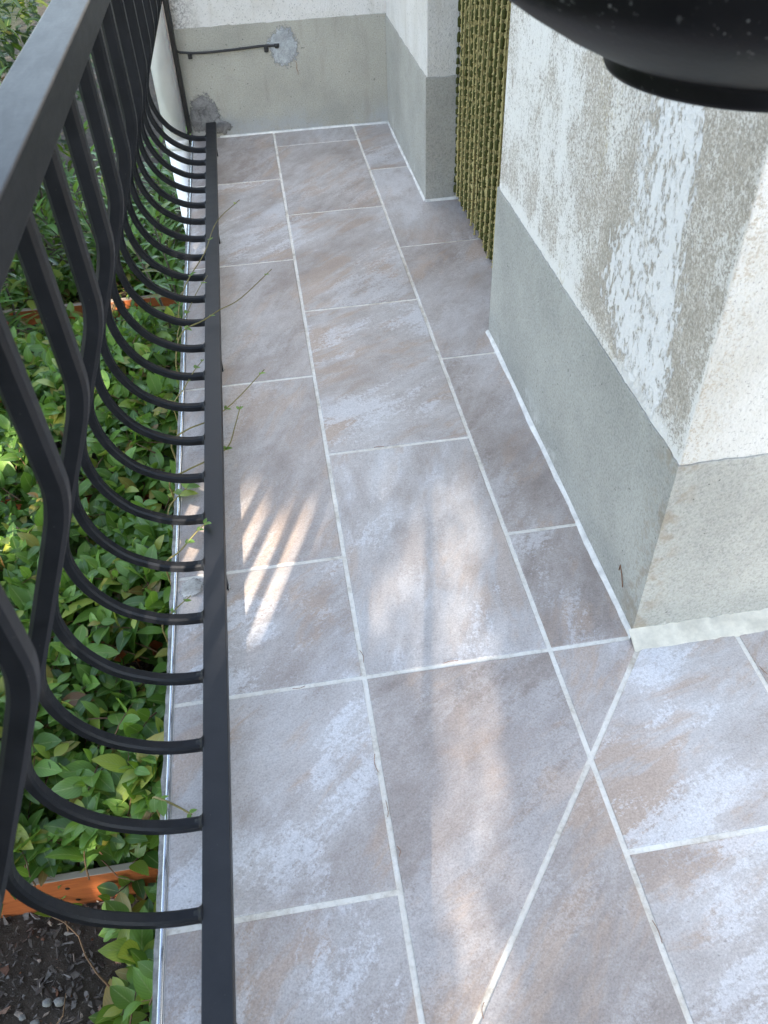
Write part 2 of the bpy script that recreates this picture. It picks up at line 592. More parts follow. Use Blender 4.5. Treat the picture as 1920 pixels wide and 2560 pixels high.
M_CONC = plain('rough_concrete', (0.27, 0.26, 0.24), 0.95, 0.2, var=0.5, vscale=60, bump=0.9)
M_LEAF = leaf_material('jasmine_leaf', (0.036, 0.095, 0.018), (0.135, 0.25, 0.047), (0.40, 0.42, 0.08))
M_LANCE = leaf_material('lance_leaf', (0.03, 0.078, 0.018), (0.10, 0.20, 0.045), (0.24, 0.28, 0.06), 0.3, 0.42)
M_DARKLEAF = leaf_material('dark_leaf', (0.008, 0.022, 0.006), (0.022, 0.052, 0.011), (0.12, 0.14, 0.02), 0.2, 0.62)
M_STEM = plain('brown_stem', (0.16, 0.095, 0.05), 0.7, 0.3, var=0.3, vscale=60)
M_SHOOT = plain('olive_shoot', (0.20, 0.17, 0.055), 0.55, 0.4, var=0.3, vscale=60)
M_BARK = plain('grey_bark', (0.12, 0.10, 0.08), 0.9, 0.2, var=0.4, vscale=20, bump=0.8)
M_SOIL = soil_material()
M_CHIP = NT('bark_mulch')
_a = M_CHIP.n('Attribute', attribute_name='rnd')
M_CHIP.base(M_CHIP.mix(1.0, M_CHIP.ramp(_a.outputs['Fac'], [(0, (0.06, 0.047, 0.038)), (0.45, (0.125, 0.104, 0.088)), (0.8, (0.20, 0.178, 0.158)), (0.93, (0.17, 0.075, 0.04)), (1.0, (0.42, 0.36, 0.29))]),
            M_CHIP.ramp(M_CHIP.noise(M_CHIP.pos(), 130, 4, 0.7), [(0.3, 0.6), (0.6, 1.1)]), 'MULTIPLY'), 0.9, 0.2)
M_CHIP = M_CHIP.m
M_STONE = plain('pale_pebble', (0.20, 0.195, 0.18), 0.8, 0.3, var=0.3, vscale=70)
M_BOARD = painted_board()
M_PVC = plain('white_pvc', (0.86, 0.87, 0.88), 0.35, 0.5, var=0.05, vscale=15)
M_RUBBER = plain('black_cable', (0.012, 0.012, 0.013), 0.45, 0.5, var=0.2)
M_MORTAR1 = mortar_material('blue_grey_mortar', (0.37, 0.39, 0.40), (0.24, 0.25, 0.255))
M_MORTAR2 = mortar_material('dark_grey_mortar', (0.20, 0.195, 0.19), (0.07, 0.068, 0.066))
M_MORTAR3 = mortar_material('pale_floor_mortar', (0.50, 0.48, 0.44), (0.34, 0.31, 0.27))
M_KHAKI = plain('khaki_chenille', (0.385, 0.325, 0.145), 0.95, 0.1, var=0.3, vscale=220, bump=0.8)
M_MOSS = plain('dark_green_chenille', (0.065, 0.070, 0.022), 0.95, 0.1, var=0.45, vscale=220, bump=0.8)
M_DOOR = plain('dark_door_wood', (0.10, 0.07, 0.05), 0.5, 0.4, var=0.25, vscale=25)
M_NEEDLE = plain('dry_needle', (0.24, 0.12, 0.065), 0.7, 0.2)
M_BLUE = plain('pale_blue_plastic', (0.42, 0.52, 0.68), 0.4, 0.5, var=0.04)


def pot_material():
    t = NT('black_pot_glaze')
    p = t.pos()
    n = t.noise(p, 240, 3, 0.6, 0.3)
    s = t.noise(p, 22, 3, 0.6)
    c = t.ramp(t.noise(p, 25, 4), [(0.3, (0.004, 0.004, 0.005)), (0.7, (0.008, 0.008, 0.009))])
    m = t.math('MULTIPLY', t.mapr(n, 0.63, 0.69), t.mapr(s, 0.48, 0.60))
    c = t.mix(t.math('MULTIPLY', m, 0.22), c, (0.42, 0.43, 0.42))
    t.base(c, 0.42, 0.14)
    t.bump(n, 0.15, 0.001)
    return t.m


M_POT = pot_material()

# ------------------------------------------------------------------ ground and balcony base
GZ = -3.8                                   # garden soil, 1.16 m under the tiles
n = 70
gx = [-60 + 0 * i for i in range(0)]
xs = sorted(set([-120, -60, -30, -20, -14] + [-11 + 0.25 * i for i in range(45)] + [8, 30, 120]))
ys = sorted(set([-120, -60, -30, -14] + [-9 + 0.3 * i for i in range(80)] + [22, 40, 120]))
gv, gf = [], []
for y in ys:
    for x in xs:
        h = 0.0
        if -11 < x < 0 and -9 < y < 15:
            h = 0.10 * mnoise.noise(Vector((x * 1.3, y * 1.3, 0))) + 0.05 * mnoise.noise(Vector((x * 4, y * 4, 3)))
        gv.append(P(x, y, GZ + h))
W_ = len(xs)
for j in range(len(ys) - 1):
    for i in range(W_ - 1):
        gf.append((j * W_ + i, j * W_ + i + 1, (j + 1) * W_ + i + 1, (j + 1) * W_ + i))
tag(mesh('ground', gv, gf, M_SOIL, smooth=True), kind='structure')

base = box('balcony_base', P(-1.028, -9, GZ - 0.3), P(7, 8.27, -0.045), M_CONC)
tag(base, kind='structure')
floor = box('balcony_floor', P(-0.987, -9, -0.044), P(7, 8.268, -0.0055), M_GROUT)
tag(floor, kind='structure')

# rough edge of the concrete lip outside the trim
lv, lf = [], []
N = 240
for i in range(N + 1):
    y = -4 + 12.2 * i / N
    j = 0.010 * mnoise.noise(Vector((0, y * 9, 0))) + 0.006 * mnoise.noise(Vector((5, y * 30, 0)))
    lv += [P(-1.036 + j, y, -0.30), P(-1.036 + j, y, -0.030 + 0.5 * j), P(-1.004, y, -0.026)]
for i in range(N):
    a = i * 3
    lf += [(a, a + 3, a + 4, a + 1), (a + 1, a + 4, a + 5, a + 2)]
mesh('concrete_lip', lv, lf, M_CONC, base)

# rounded metal edge trim
tp = []
for k in range(7):
    a = math.pi * (1.0 - k / 6)
    tp.append((-0.998 + 0.013 * math.cos(a), -0.004 + 0.012 * math.sin(a)))
tv, tf = [], []
for y in (-9.0, 8.262):
    tv += [P(-1.011, y, -0.03)] + [P(a, y, b) for a, b in tp] + [P(-0.985, y, -0.03)]
m_ = len(tp) + 2
tf = [(i, i + 1, m_ + i + 1, m_ + i) for i in range(m_ - 1)]
mesh('edge_trim', tv, tf, M_ALU, floor, True)

# ------------------------------------------------------------------ floor tiles, one object each
G = 0.0126                                    # half a joint


def inset(poly, d):
    """inset a convex polygon (counter-clockwise) by d"""
    n = len(poly)
    lines = []
    for i in range(n):
        a, b = Vector(poly[i]), Vector(poly[(i + 1) % n])
        t = (b - a).normalized()
        nn = Vector((-t.y, t.x))
        lines.append((a + nn * d, t))
    out = []
    for i in range(n):
        (p1, t1), (p2, t2) = lines[i - 1], lines[i]
        cr = t1.x * t2.y - t1.y * t2.x
        if abs(cr) < 1e-6:
            out.append(p2)
            continue
        s = ((p2 - p1).x * t2.y - (p2 - p1).y * t2.x) / cr
        out.append(p1 + t1 * s)
    return out


def clip_poly(poly, a, b, c):
    """keep the side a*x + b*y <= c"""
    out = []
    for i in range(len(poly)):
        p, q = poly[i], poly[(i + 1) % len(poly)]
        fp, fq = a * p[0] + b * p[1] - c, a * q[0] + b * q[1] - c
        if fp <= 0: out.append(p)
        if fp * fq < 0:
            s = fp / (fp - fq)
            out.append((p[0] + (q[0] - p[0]) * s, p[1] + (q[1] - p[1]) * s))
    return out


trnd = random.Random(23)
# how pale and how turned the stone print of the nearer tiles is: (centre x, centre y, paleness, turn)
PRINTS = [(-0.5, -0.55, 0.70, 0.60), (-0.5, 0.44, 0.62, 0.65), (-0.5, 1.85, 0.18, 0.4), (-0.5, 3.8, 0.15, 0.4), (-0.5, 5.8, 0.60, 0.6), (-0.5, 7.5, 0.2, 0.4), (-0.5, -2.1, 0.72, 0.5),
          (0.5, 0.93, 0.85, 0.3), (0.5, 2.83, 0.72, 0.75), (0.5, 4.8, 0.45, 0.6), (0.5, 6.8, 0.3, 0.5), (1.23, 0.44, 0.42, 0.4), (1.5, 1.87, 0.18, 0.5), (1.5, 3.84, 0.2, 0.5),
          (0.4, -0.9, 0.10, 0.7), (1.2, -0.2, 0.15, 0.5), (0.75, -2.0, 0.12, 0.6), (1.55, -0.65, 0.75, 0.9), (1.5, -2.08, 0.70, 0.9)]


def tile(poly):
    dz = random.uniform(-0.0012, 0.0012)
    rings = [(G, -0.030), (G, -0.0045), (G + 0.0012, -0.0016), (G + 0.0045, 0.0)]
    verts, faces = [], []
    outl = []
    for d, z in rings:
        # edges chipped by a hair so that the joints are not ruler-straight
        q = inset(poly, d)
        ring = []
        for a, b in zip(q, q[1:] + q[:1]):
            m = max(2, int((b - a).length / 0.06))
            nn = Vector((-(b - a).y, (b - a).x)).normalized()
            for i in range(m):
                e = a + (b - a) * (i / m)
                if i:
                    w = mnoise.noise(Vector((e.x * 14, e.y * 14, 1.0))) * 0.0022 + mnoise.noise(Vector((e.x * 45, e.y * 45, 2.0))) * 0.0016
                    e = e + nn * w
                ring.append(e)
        outl.append((ring, z))
    k = len(outl[0][0])
    if any(len(r) != k for r, _ in outl):
        outl = [(inset(poly, d), z) for d, z in rings]
        k = len(poly)
    for ring, z in outl:
        for e in ring:
            verts.append(P(e.x, e.y, z + dz))
    for r in range(len(rings) - 1):
        for i in range(k):
            i2 = (i + 1) % k
            faces.append((r * k + i, r * k + i2, (r + 1) * k + i2, (r + 1) * k + i))
    faces.append(tuple((len(rings) - 1) * k + i for i in range(k)))
    o = mesh('tile', verts, faces, M_TILE, floor)
    cx_, cy_ = sum(q[0] for q in poly) / len(poly), sum(q[1] for q in poly) / len(poly)
    pale, turn = trnd.uniform(0.1, 0.7), trnd.uniform(0.2, 0.8)
    for (tx, ty, a, b) in PRINTS:
        if abs(cx_ - tx) < 0.3 and abs(cy_ - ty) < 0.35: pale, turn = a, b
    o['print_pale'], o['print_turn'], o['print_seed'] = pale, turn, trnd.uniform(0, 100)
    return o


def column(x0, x1, cuts):
    return [[(x0, a), (x1, a), (x1, b), (x0, b)] for a, b in zip(cuts[:-1], cuts[1:])]


FAR = 8.268
tiles = []
tiles += column(-0.994, 0.0, [-8.99, -7.02, -5.05, -3.08, -1.108, 0.0, 0.879, 2.828, 4.797, 6.767, FAR])
tiles += column(0.0, 1.0, [0.0, 1.8556, 3.8137, 5.7925, 7.767, FAR])
tiles += column(1.0, 1.462, [0.0, 0.887])
tiles += column(1.0, 2.0, [0.887, 2.856, 4.824, 6.784, FAR])
tiles += column(2.0, 2.45, [2.0, 3.9, 5.9])
# the mitred corner: diagonal joint through (1.45,-.092) and (.2,-1.642)
da, db = (-1.642 + 0.092), -(0.2 - 1.45)
A_, B_ = da, db                               # normal of the diagonal
c_ = A_ * 1.45 + B_ * (-0.092)
for q in column(0.0, 1.0, [-2.98, -1.97, 0.0]) + column(1.0, 1.462, [-1.97, 0.0]):
    a = clip_poly(q, -A_, -B_, -c_)           # upper-left side
    if len(a) > 2: tiles.append(a)
for q in column(0.0, 1.0, [-8.9, -6.93, -4.95, -2.98, 0.86]) + column(1.0, 2.007, [-8.96, -6.99, -5.02, -3.05, -1.109, -0.02]) + column(2.007, 3.01, [-8.0, -6.03, -4.06, -2.09, -0.02]) + column(3.01, 4.01, [-8.96, -6.99, -5.02, -3.05, -1.109, -0.02]) + column(4.01, 5.01, [-8.0, -6.03, -4.06, -2.09, -0.02]):
    a = clip_poly(q, A_, B_, c_)
    if len(a) > 2: tiles.append(a)
for q in tiles:
    tile(q)

# rough mortar repair left of the bottom bar
def blob(name, centre, ax, ay, rx, ry, mat, parent, seed=0, thick=0.012, rings=5, seg=40, amp=0.28):
    nrm = ax.cross(ay).normalized()
    verts, faces = [], []
    rr = random.Random(seed)
    ph = rr.uniform(0, 50)
    for j in range(rings + 1):
        f = 1 - j / rings
        for k in range(seg):
            a = 2 * math.pi * k / seg
            w = 1 + amp * mnoise.noise(Vector((math.cos(a) * 1.6 + ph, math.sin(a) * 1.6, 0))) + amp * 0.5 * mnoise.noise(Vector((math.cos(a) * 5 + ph, math.sin(a) * 5, 2)))
            w = 1 + (w - 1) * f
            p = centre + ax * (rx * f * w * math.cos(a)) + ay * (ry * f * w * math.sin(a))
            h = 0.0 if j == 0 else thick * (0.35 + 0.65 * (1 - f ** 3)) + thick * 0.4 * mnoise.noise(p * 40)
            verts.append(p + nrm * h)
    for j in range(rings):
        for k in range(seg):
            k2 = (k + 1) % seg
            faces.append((j * seg + k, j * seg + k2, (j + 1) * seg + k2, (j + 1) * seg + k))
    o = mesh(name, verts, faces, mat, parent, True)
    at = o.data.attributes.new('rim', 'FLOAT', 'POINT')
    at.data.foreach_set('value', [j / rings for j in range(rings + 1) for k in range(seg)])
    return o


EX, EY, EZ = Vector((1, 0, 0)), Vector((0, 1, 0)), Vector((0, 0, 1))
blob('mortar_patch', P(-0.905, 0.79, -0.002), EX, EY, 0.08 * U, 0.095 * U, M_MORTAR3, floor, 3, 0.004)

# ------------------------------------------------------------------ walls
WT = 9.0


def band(name, path, z1, mat, parent, th=0.010, amp=0.010, seed=0.0, z0=0.0):
    """painted plinth standing a few mm proud, with a hand-painted upper edge"""
    pts = []
    for (a, b) in zip(path[:-1], path[1:]):
        a, b = Vector(a), Vector(b)
        L = (b - a).length
        k = max(2, int(L / 0.03))
        for i in range(k):
            pts.append(a + (b - a) * (i / k))
    pts.append(Vector(path[-1]))
    verts, faces = [], []
    for i, q in enumerate(pts):
        t = (pts[min(i + 1, len(pts) - 1)] - pts[max(i - 1, 0)]).normalized()
        o = Vector((-t.y, t.x)) * -1          # outward: right of travel
        if 0 < i < len(pts) - 1:
            t1, t2 = (q - pts[i - 1]).normalized(), (pts[i + 1] - q).normalized()
            o1, o2 = Vector((t1.y, -t1.x)), Vector((t2.y, -t2.x))
            o = (o1 + o2) / max(0.3, 1 + o1.dot(o2))
        s = i * 0.03
        j = amp * mnoise.noise(Vector((s * 6, seed, 0))) + amp * 0.7 * mnoise.noise(Vector((s * 25, seed, 5)))
        for (f, z) in ((1, z0), (1, z1 + j - 0.006), (0.8, z1 + j), (-0.2, z1 + j + 0.001)):
            e = q + o * th * f
            verts.append(P(e.x, e.y, z))
    for i in range(len(pts) - 1):
        for k in range(3):
            faces.append((i * 4 + k, (i + 1) * 4 + k, (i + 1) * 4 + k + 1, i * 4 + k + 1))
    return mesh(name, verts, faces, mat, parent)


def wall_block(name, lo, hi, mat, bev=0.012):
    bm = bmesh.new()
    box_bm(bm, P(*lo), P(*hi), bev * U, 3)
    return from_bm(name, bm, mat)


near = wall_block('stucco_wall', (1.47, 0.03, -0.009), (7, 3.15, WT), M_OLD)
tag(near, 'weathered white stucco wall corner with flaking paint above its grey plinth', 'wall')
band('painted_plinth', [(1.62, 3.15), (1.47, 3.15), (1.47, 0.03), (7, 0.03)], 1.185, M_BAND, near, seed=1.0)
mid = wall_block('stucco_wall', (1.46, 5.80, -0.009), (7, 8.262, WT), M_WHITE)
tag(mid, 'white stucco wall return with grey plinth between the olive curtain and the end wall', 'wall')
band('painted_plinth', [(1.46, 8.26), (1.46, 5.80), (7, 5.80)], 1.188, M_BAND, mid, seed=7.0)
endw = wall_block('stucco_wall', (-0.985, 8.27, GZ), (7, 9.0, WT), M_WHITE)
tag(endw, 'short end wall of the balcony in white stucco over a beige plinth with a cable hole', 'wall')
band('painted_plinth', [(-0.985, 8.27), (1.462, 8.27)], 1.205, M_BAND2, endw, th=0.008, seed=11.0)
lint = wall_block('door_lintel', (1.70, 3.15, 6.9), (7, 5.80, WT), M_WHITE)
lint.name = 'stucco_wall'
tag(lint, 'white stucco lintel above the doorway behind the olive curtain', 'wall')

# repairs on the end wall
yw = 8.262
blob('mortar_patch', P(0.235, yw, 0.945), EX, EZ, 0.21 * U, 0.25 * U, M_MORTAR1, endw, 5, 0.003, amp=0.3)
blob('mortar_patch', P(-0.80, yw, 0.27), EX, EZ, 0.235 * U, 0.26 * U, M_MORTAR2, endw, 12, 0.004, amp=0.3)
blob('mortar_patch', P(-0.62, yw, 0.13), EX, EZ, 0.13 * U, 0.11 * U, M_MORTAR2, endw, 31, 0.008, amp=0.5)
tube('crack', [P(0.362, yw - 0.001, 0.78), P(0.372, yw - 0.001, 0.74), P(0.366, yw - 0.001, 0.70), P(0.378, yw - 0.001, 0.66), P(0.376, yw - 0.001, 0.63)],
     [0.0006, 0.001, 0.0011, 0.0009, 0.0004], M_NEEDLE, endw, 5)

# bright caulk where walls meet tiles
def bead(name, path, mat, parent, w=0.026, h=0.016, amp=0.35, seed=0.0):
    """irregular half-round bead lying on the floor against a wall; path on the wall line, room side to the left"""
    pts = []
    for (a, b) in zip(path[:-1], path[1:]):
        a, b = Vector(a), Vector(b)
        k = max(2, int((b - a).length / 0.03))
        pts += [a + (b - a) * (i / k) for i in range(k)]
    pts.append(Vector(path[-1]))
    verts, faces = [], []
    S = 5
    for i, q in enumerate(pts):
        t = (pts[min(i + 1, len(pts) - 1)] - pts[max(i - 1, 0)]).normalized()
        o = Vector((-t.y, t.x))
        ww = w * (1 + amp * mnoise.noise(Vector((i * 0.07, seed, 0))) + 0.3 * amp * mnoise.noise(Vector((i * 0.35, seed, 4))))
        hh = h * (1 + amp * mnoise.noise(Vector((i * 0.06, seed, 9))))
        for k in range(S):
            a = math.pi / 2 * k / (S - 1)
            e = q + o * ww * math.sin(a)
            verts.append(P(e.x, e.y, -0.006 + (hh + 0.006) * math.cos(a)))
    for i in range(len(pts) - 1):
        for k in range(S - 1):
            faces.append((i * S + k, i * S + k + 1, (i + 1) * S + k + 1, (i + 1) * S + k))
    return mesh(name, verts, faces, mat, parent, True)


bead('caulk_bead', [(1.463, -0.01), (1.463, 3.16)], M_CAULK, near, 0.026, 0.028, 0.55, 2.0)
bead('caulk_bead', [(1.453, 5.79), (1.453, 8.262)], M_CAULK, mid, 0.022, 0.02, 0.4, 3.0)
bead('caulk_bead', [(2.2, 5.793), (1.440, 5.793)], M_CAULK, mid, 0.022, 0.025, 0.4, 4.0)
bead('caulk_bead', [(1.452, 8.264), (-0.66, 8.264)], M_CAULK, endw, 0.024, 0.018, 0.6, 5.0)
# broad cream cove along the front of the wall corner
cv, cf = [], []
S = 7
NX = 150
for i in range(NX + 1):
    x = 1.436 + 3.2 * i / NX
    e = 0.008 * mnoise.noise(Vector((x * 7, 0, 0)))
    tz = 0.046 + 0.012 * mnoise.noise(Vector((x * 9, 3, 0))) + 0.016 * mnoise.noise(Vector((x * 26, 3, 4))) * (1 if x > 1.6 else 0.3)
    for k in range(S):
        f = k / (S - 1)
        y = 0.020 - (0.118 + e) * f
        z = -0.004 + (tz + 0.004) * (1 - f) ** 0.9 + 0.004 * mnoise.noise(Vector((x * 22, f * 5, 8)))
        cv.append(P(x, y, z))
for i in range(NX):
    for k in range(S - 1):
        cf.append((i * S + k, i * S + k + 1, (i + 1) * S + k + 1, (i + 1) * S + k))
cf.append(tuple(range(S)))
mesh('cream_cove', cv, cf, M_CREAM, near, True)

# ------------------------------------------------------------------ door and chenille curtain
door = empty('door', P(2.42, 4.475, 0))
tag(door, 'dark wooden door closed behind the olive strand curtain', 'door')
box('door_leaf', P(2.44, 3.30, 0.03), P(2.52, 5.66, 6.7), M_DOOR, door, 0.004)
box('door_frame', P(2.38, 3.152, 0.0), P(2.56, 3.29, 6.89), M_DOOR, door, 0.003)
box('door_frame', P(2.38, 5.67, 0.0), P(2.56, 5.798, 6.89), M_DOOR, door, 0.003)
box('door_frame', P(2.38, 3.29, 6.71), P(2.56, 5.67, 6.89), M_DOOR, door, 0.003)
box('door_sill', P(2.30, 3.152, -0.009), P(2.60, 5.798, 0.028), M_CONC, door, 0.003)
bm = bmesh.new()
box_bm(bm, P(2.40, 3.42, 3.1), P(2.438, 3.52, 3.6), 0.002)
from_bm('door_handle', bm, M_ALU, door)

curt = empty('strand_curtain', P(1.80, 4.475, 0))
tag(curt, 'olive and khaki chenille strand curtain hanging in the doorway', 'curtain')
box('curtain_rod', P(1.78, 3.16, 6.70), P(1.84, 5.79, 6.78), M_ALU, curt, 0.003)


def strand_mesh(name, mat, core, knot, pitch, duty, seed):
    rr = random.Random(seed)
    z, path, rad = 0.0, [], []
    H = 6.66
    wob = rr.uniform(0, 20)
    while z < H:
        p = pitch * rr.uniform(0.75, 1.25)
        for (f, r) in ((0.0, knot * 0.6), (0.10, knot), (0.22, knot * 0.7), (0.30, core), (0.30 + duty, core * rr.uniform(1.0, 1.12)), (0.90, core * 0.8)):
            zz = z + f * p
            path.append(Vector((0.016 * mnoise.noise(Vector((wob, zz * 1.2, 0))), 0.016 * mnoise.noise(Vector((wob + 9, zz * 1.2, 0))), zz)) * U)
            rad.append(r * U * rr.uniform(0.9, 1.12))
        z += p
    v, f = tube_data(path, rad, 7)
    me = bpy.data.meshes.new(name)
    me.from_pydata([tuple(q) for q in v], [], f)
    me.polygons.foreach_set('use_smooth', [True] * len(f))
    me.materials.append(mat)
    return me


KH = [strand_mesh('strand', M_KHAKI, 0.041, 0.040, 0.10, 0.45, s) for s in range(4)]
MO = [strand_mesh('strand', M_MOSS, 0.0170, 0.004, 0.105, 0.5, s + 20) for s in range(4)]
NB = [strand_mesh('strand', M_KHAKI, 0.008, 0.016, 0.055, 0.3, s + 40) for s in range(3)]
y = 3.24
k = 0
while y < 5.76:
    for (lst, dx, dy) in ((KH, 0.0, 0.0), (MO, -0.044, 0.045), (NB, -0.050, -0.035)):
        o = bpy.data.objects.new('strand', lst[k % len(lst)])
        o.location = P(1.80 + dx + random.uniform(-0.006, 0.006), y + dy, 0.04 + random.uniform(-0.015, 0.05))
        o.rotation_euler = (0, 0, random.uniform(0, 6.28))
        link(o, curt)
        k += 1 + random.randint(0, 1)
    y += 0.165 + random.uniform(-0.015, 0.015)

# ------------------------------------------------------------------ railing
rail = empty('railing', P(-0.74, 3.0, 0))
tag(rail, 'black wrought iron belly railing along the tiled balcony edge', 'railing')
box('top_rail', P(-0.757, -3.75, 2.908), P(-0.632, 8.268, 3.004), M_RAIL, rail, 0.0022, 3)
bm = bmesh.new()
box_bm(bm, P(-0.803, -3.75, 0.128), P(-0.683, 8.262, 0.186), 0.0014, 2)
from_bm('bottom_bar', bm, M_BAR, rail)
prof = [(-0.690, 2.93), (-0.690, 2.70), (-0.690, 2.50), (-0.693, 2.435), (-0.709, 2.37), (-0.738, 2.295), (-0.80, 2.145), (-0.92, 1.86), (-1.08, 1.49),
        (-1.22, 1.17), (-1.325, 0.90), (-1.362, 0.72), (-1.325, 0.51), (-1.215, 0.325), (-1.06, 0.21), (-0.93, 0.165), (-0.795, 0.155)]
path = catmull([Vector((a, 0, b)) for a, b in prof], 4)
sec = []
for (a, b) in ((1, .62), (.62, 1), (-.62, 1), (-1, .62), (-1, -.62), (-.62, -1), (.62, -1), (1, -.62)):
    sec.append((a, b))
v, f = tube_data([q * U for q in path], 0.0262 * U, 8, section=sec)
pm = bpy.data.meshes.new('picket')
pm.from_pydata([tuple(q) for q in v], [], f)
pm.materials.append(M_IRON)
# weld collar where a picket meets the bottom bar
wv, wf = tube_data([P(-0.845, 0, 0.158), P(-0.822, 0, 0.157), P(-0.806, 0, 0.157), P(-0.800, 0, 0.157)], [0.0255 * U, 0.029 * U, 0.037 * U, 0.046 * U], 10)
wm = bpy.data.meshes.new('weld')
wm.from_pydata([tuple(q) for q in wv], [], wf)
wm.polygons.foreach_set('use_smooth', [True] * len(wf))
wm.materials.append(M_IRON)
for i in range(-6, 25):
    yy = -1.127 + 0.38803 * i - (0.07 if i < 0 else 0.0)
    if yy > 8.1 or yy < -5.5: continue
    o = bpy.data.objects.new('picket', pm)
    o.location = P(0, yy, 0)
    link(o, rail)
    w = bpy.data.objects.new('weld', wm)
    w.location = P(0, yy, 0)
    col.objects.link(w)
    w.parent = o
    w.matrix_parent_inverse = Matrix.Translation(-P(0, yy, 0))
for yy in (-3.6, -1.53, 0.757, 3.044, 5.303, 7.631):
    ft = box('foot', P(-0.735, yy - 0.022, -0.004), P(-0.690, yy + 0.022, 0.130), M_IRON, rail, 0.001)
    blob('sealant', P(-0.712, yy, -0.001), EX, EY, 0.040 * U, 0.036 * U, M_MORTAR3, ft, int(yy * 10) + 50, 0.003, seg=24)

# ------------------------------------------------------------------ end-wall cable, trunking, downpipe
cab = empty('cable', P(-0.6, 8.26, 0.96))
tag(cab, 'thin black cable running along the end wall into a patched hole', 'cable')
cp = catmull([P(-1.005, 8.235, 1.55), P(-1.012, 8.235, 1.32), P(-1.022, 8.235, 1.12), P(-0.99, 8.235, 0.995), P(-0.90, 8.245, 0.965), P(-0.7, 8.24, 0.952),
              P(-0.45, 8.24, 0.955), P(-0.2, 8.24, 0.965), P(0.0, 8.245, 0.972), P(0.13, 8.245, 0.967), P(0.165, 8.285, 0.962)], 6)
tube('cord', cp, 0.0135 * U, M_RUBBER, cab, 8)
for x, z in ((-0.852, 0.952), (0.030, 0.962)):
    bm = bmesh.new()
    box_bm(bm, P(x - 0.024, 8.225, z - 0.055), P(x + 0.024, 8.262, z + 0.004), 0.002)
    from_bm('clip', bm, M_RUBBER, cab)
lathe('grommet', [(0.0, -0.008), (0.007, -0.008), (0.009, -0.002), (0.0095, 0.006), (0.0, 0.006)], P(0.158, 8.25, 0.965), M_RUBBER, cab, 14)
trk = empty('conduit', P(-1.013, 8.2, GZ))
tag(trk, 'black vertical conduit squeezed between the white downpipe and the end wall', 'conduit')
box('conduit_body', P(-1.040, 8.175, 0.10), P(-0.989, 8.34, WT), M_RUBBER, trk, 0.002)
box('conduit_tail', P(-1.056, 8.275, GZ - 0.1), P(-1.030, 8.34, 0.09), M_RUBBER, trk, 0.002)

dp = empty('downpipe', P(-1.18, 8.15, GZ))
tag(dp, 'round white plastic downpipe beside the end wall beyond the railing', 'pipe')
tube('pipe', [P(-1.18, 8.15, 0.05), P(-1.18, 8.15, 9.0)], 0.131 * U, M_PVC, dp, 40)
tube('coupling', [P(-1.18, 8.15, -0.03), P(-1.18, 8.15, 0.075)], 0.139 * U, M_PVC, dp, 40)
tube('pipe', [P(-1.18, 8.15, -3.45), P(-1.18, 8.15, -0.02)], 0.127 * U, M_PVC, dp, 40)
tube('pipe_shoe', catmull([P(-1.18, 8.15, -3.40), P(-1.18, 8.15, -3.52), P(-1.24, 8.10, -3.62), P(-1.42, 7.98, -3.68)], 4), 0.138 * U, M_PVC, dp, 24)

# ------------------------------------------------------------------ garden boards, mulch
for i, (y, zt, th) in enumerate(((0.75, -3.30, 0.064), (3.33, -3.34, 0.07), (5.87, -3.36, 0.07), (8.42, -3.40, 0.07), (11.05, -3.50, 0.11))):
    lb = ['orange stained board edging the bare mulch, nail holes in its face',
          'orange garden board nearly buried in jasmine leaves, second up from the mulch',
          'orange garden board in the jasmine, midway between mulch and downpipe',
          'orange garden board in the bed below the white downpipe',
          'orange garden board crossing the bed beyond the downpipe among long-leaved oleanders'][i]
    b = empty('edging_board', P(-3, y, GZ))
    tag(b, lb, 'board', 'boards across the garden bed')
    bm = bmesh.new()
    box_bm(bm, P(-5.4, y, GZ - 0.15), P(-1.04, y + th, zt), 0.0018, 2)
    from_bm('plank', bm, M_BOARD, b)
    for (x, dz) in ((-2.62, -0.16), (-2.60, -0.40), (-2.30, -0.36), (-4.4, -0.2)):
        s = lathe('nail', [(0.0, 0.0006), (0.006, 0.0006), (0.0065, 0.0)], (0, 0, 0), M_IRON, b, 12)
        s.rotation_euler = (R(90), 0, 0)
        s.location = P(x, y - 0.001, zt + dz)


def rnd_attr(me, vals):
    a = me.attributes.new('rnd', 'FLOAT', 'POINT')
    a.data.foreach_set('value', vals)


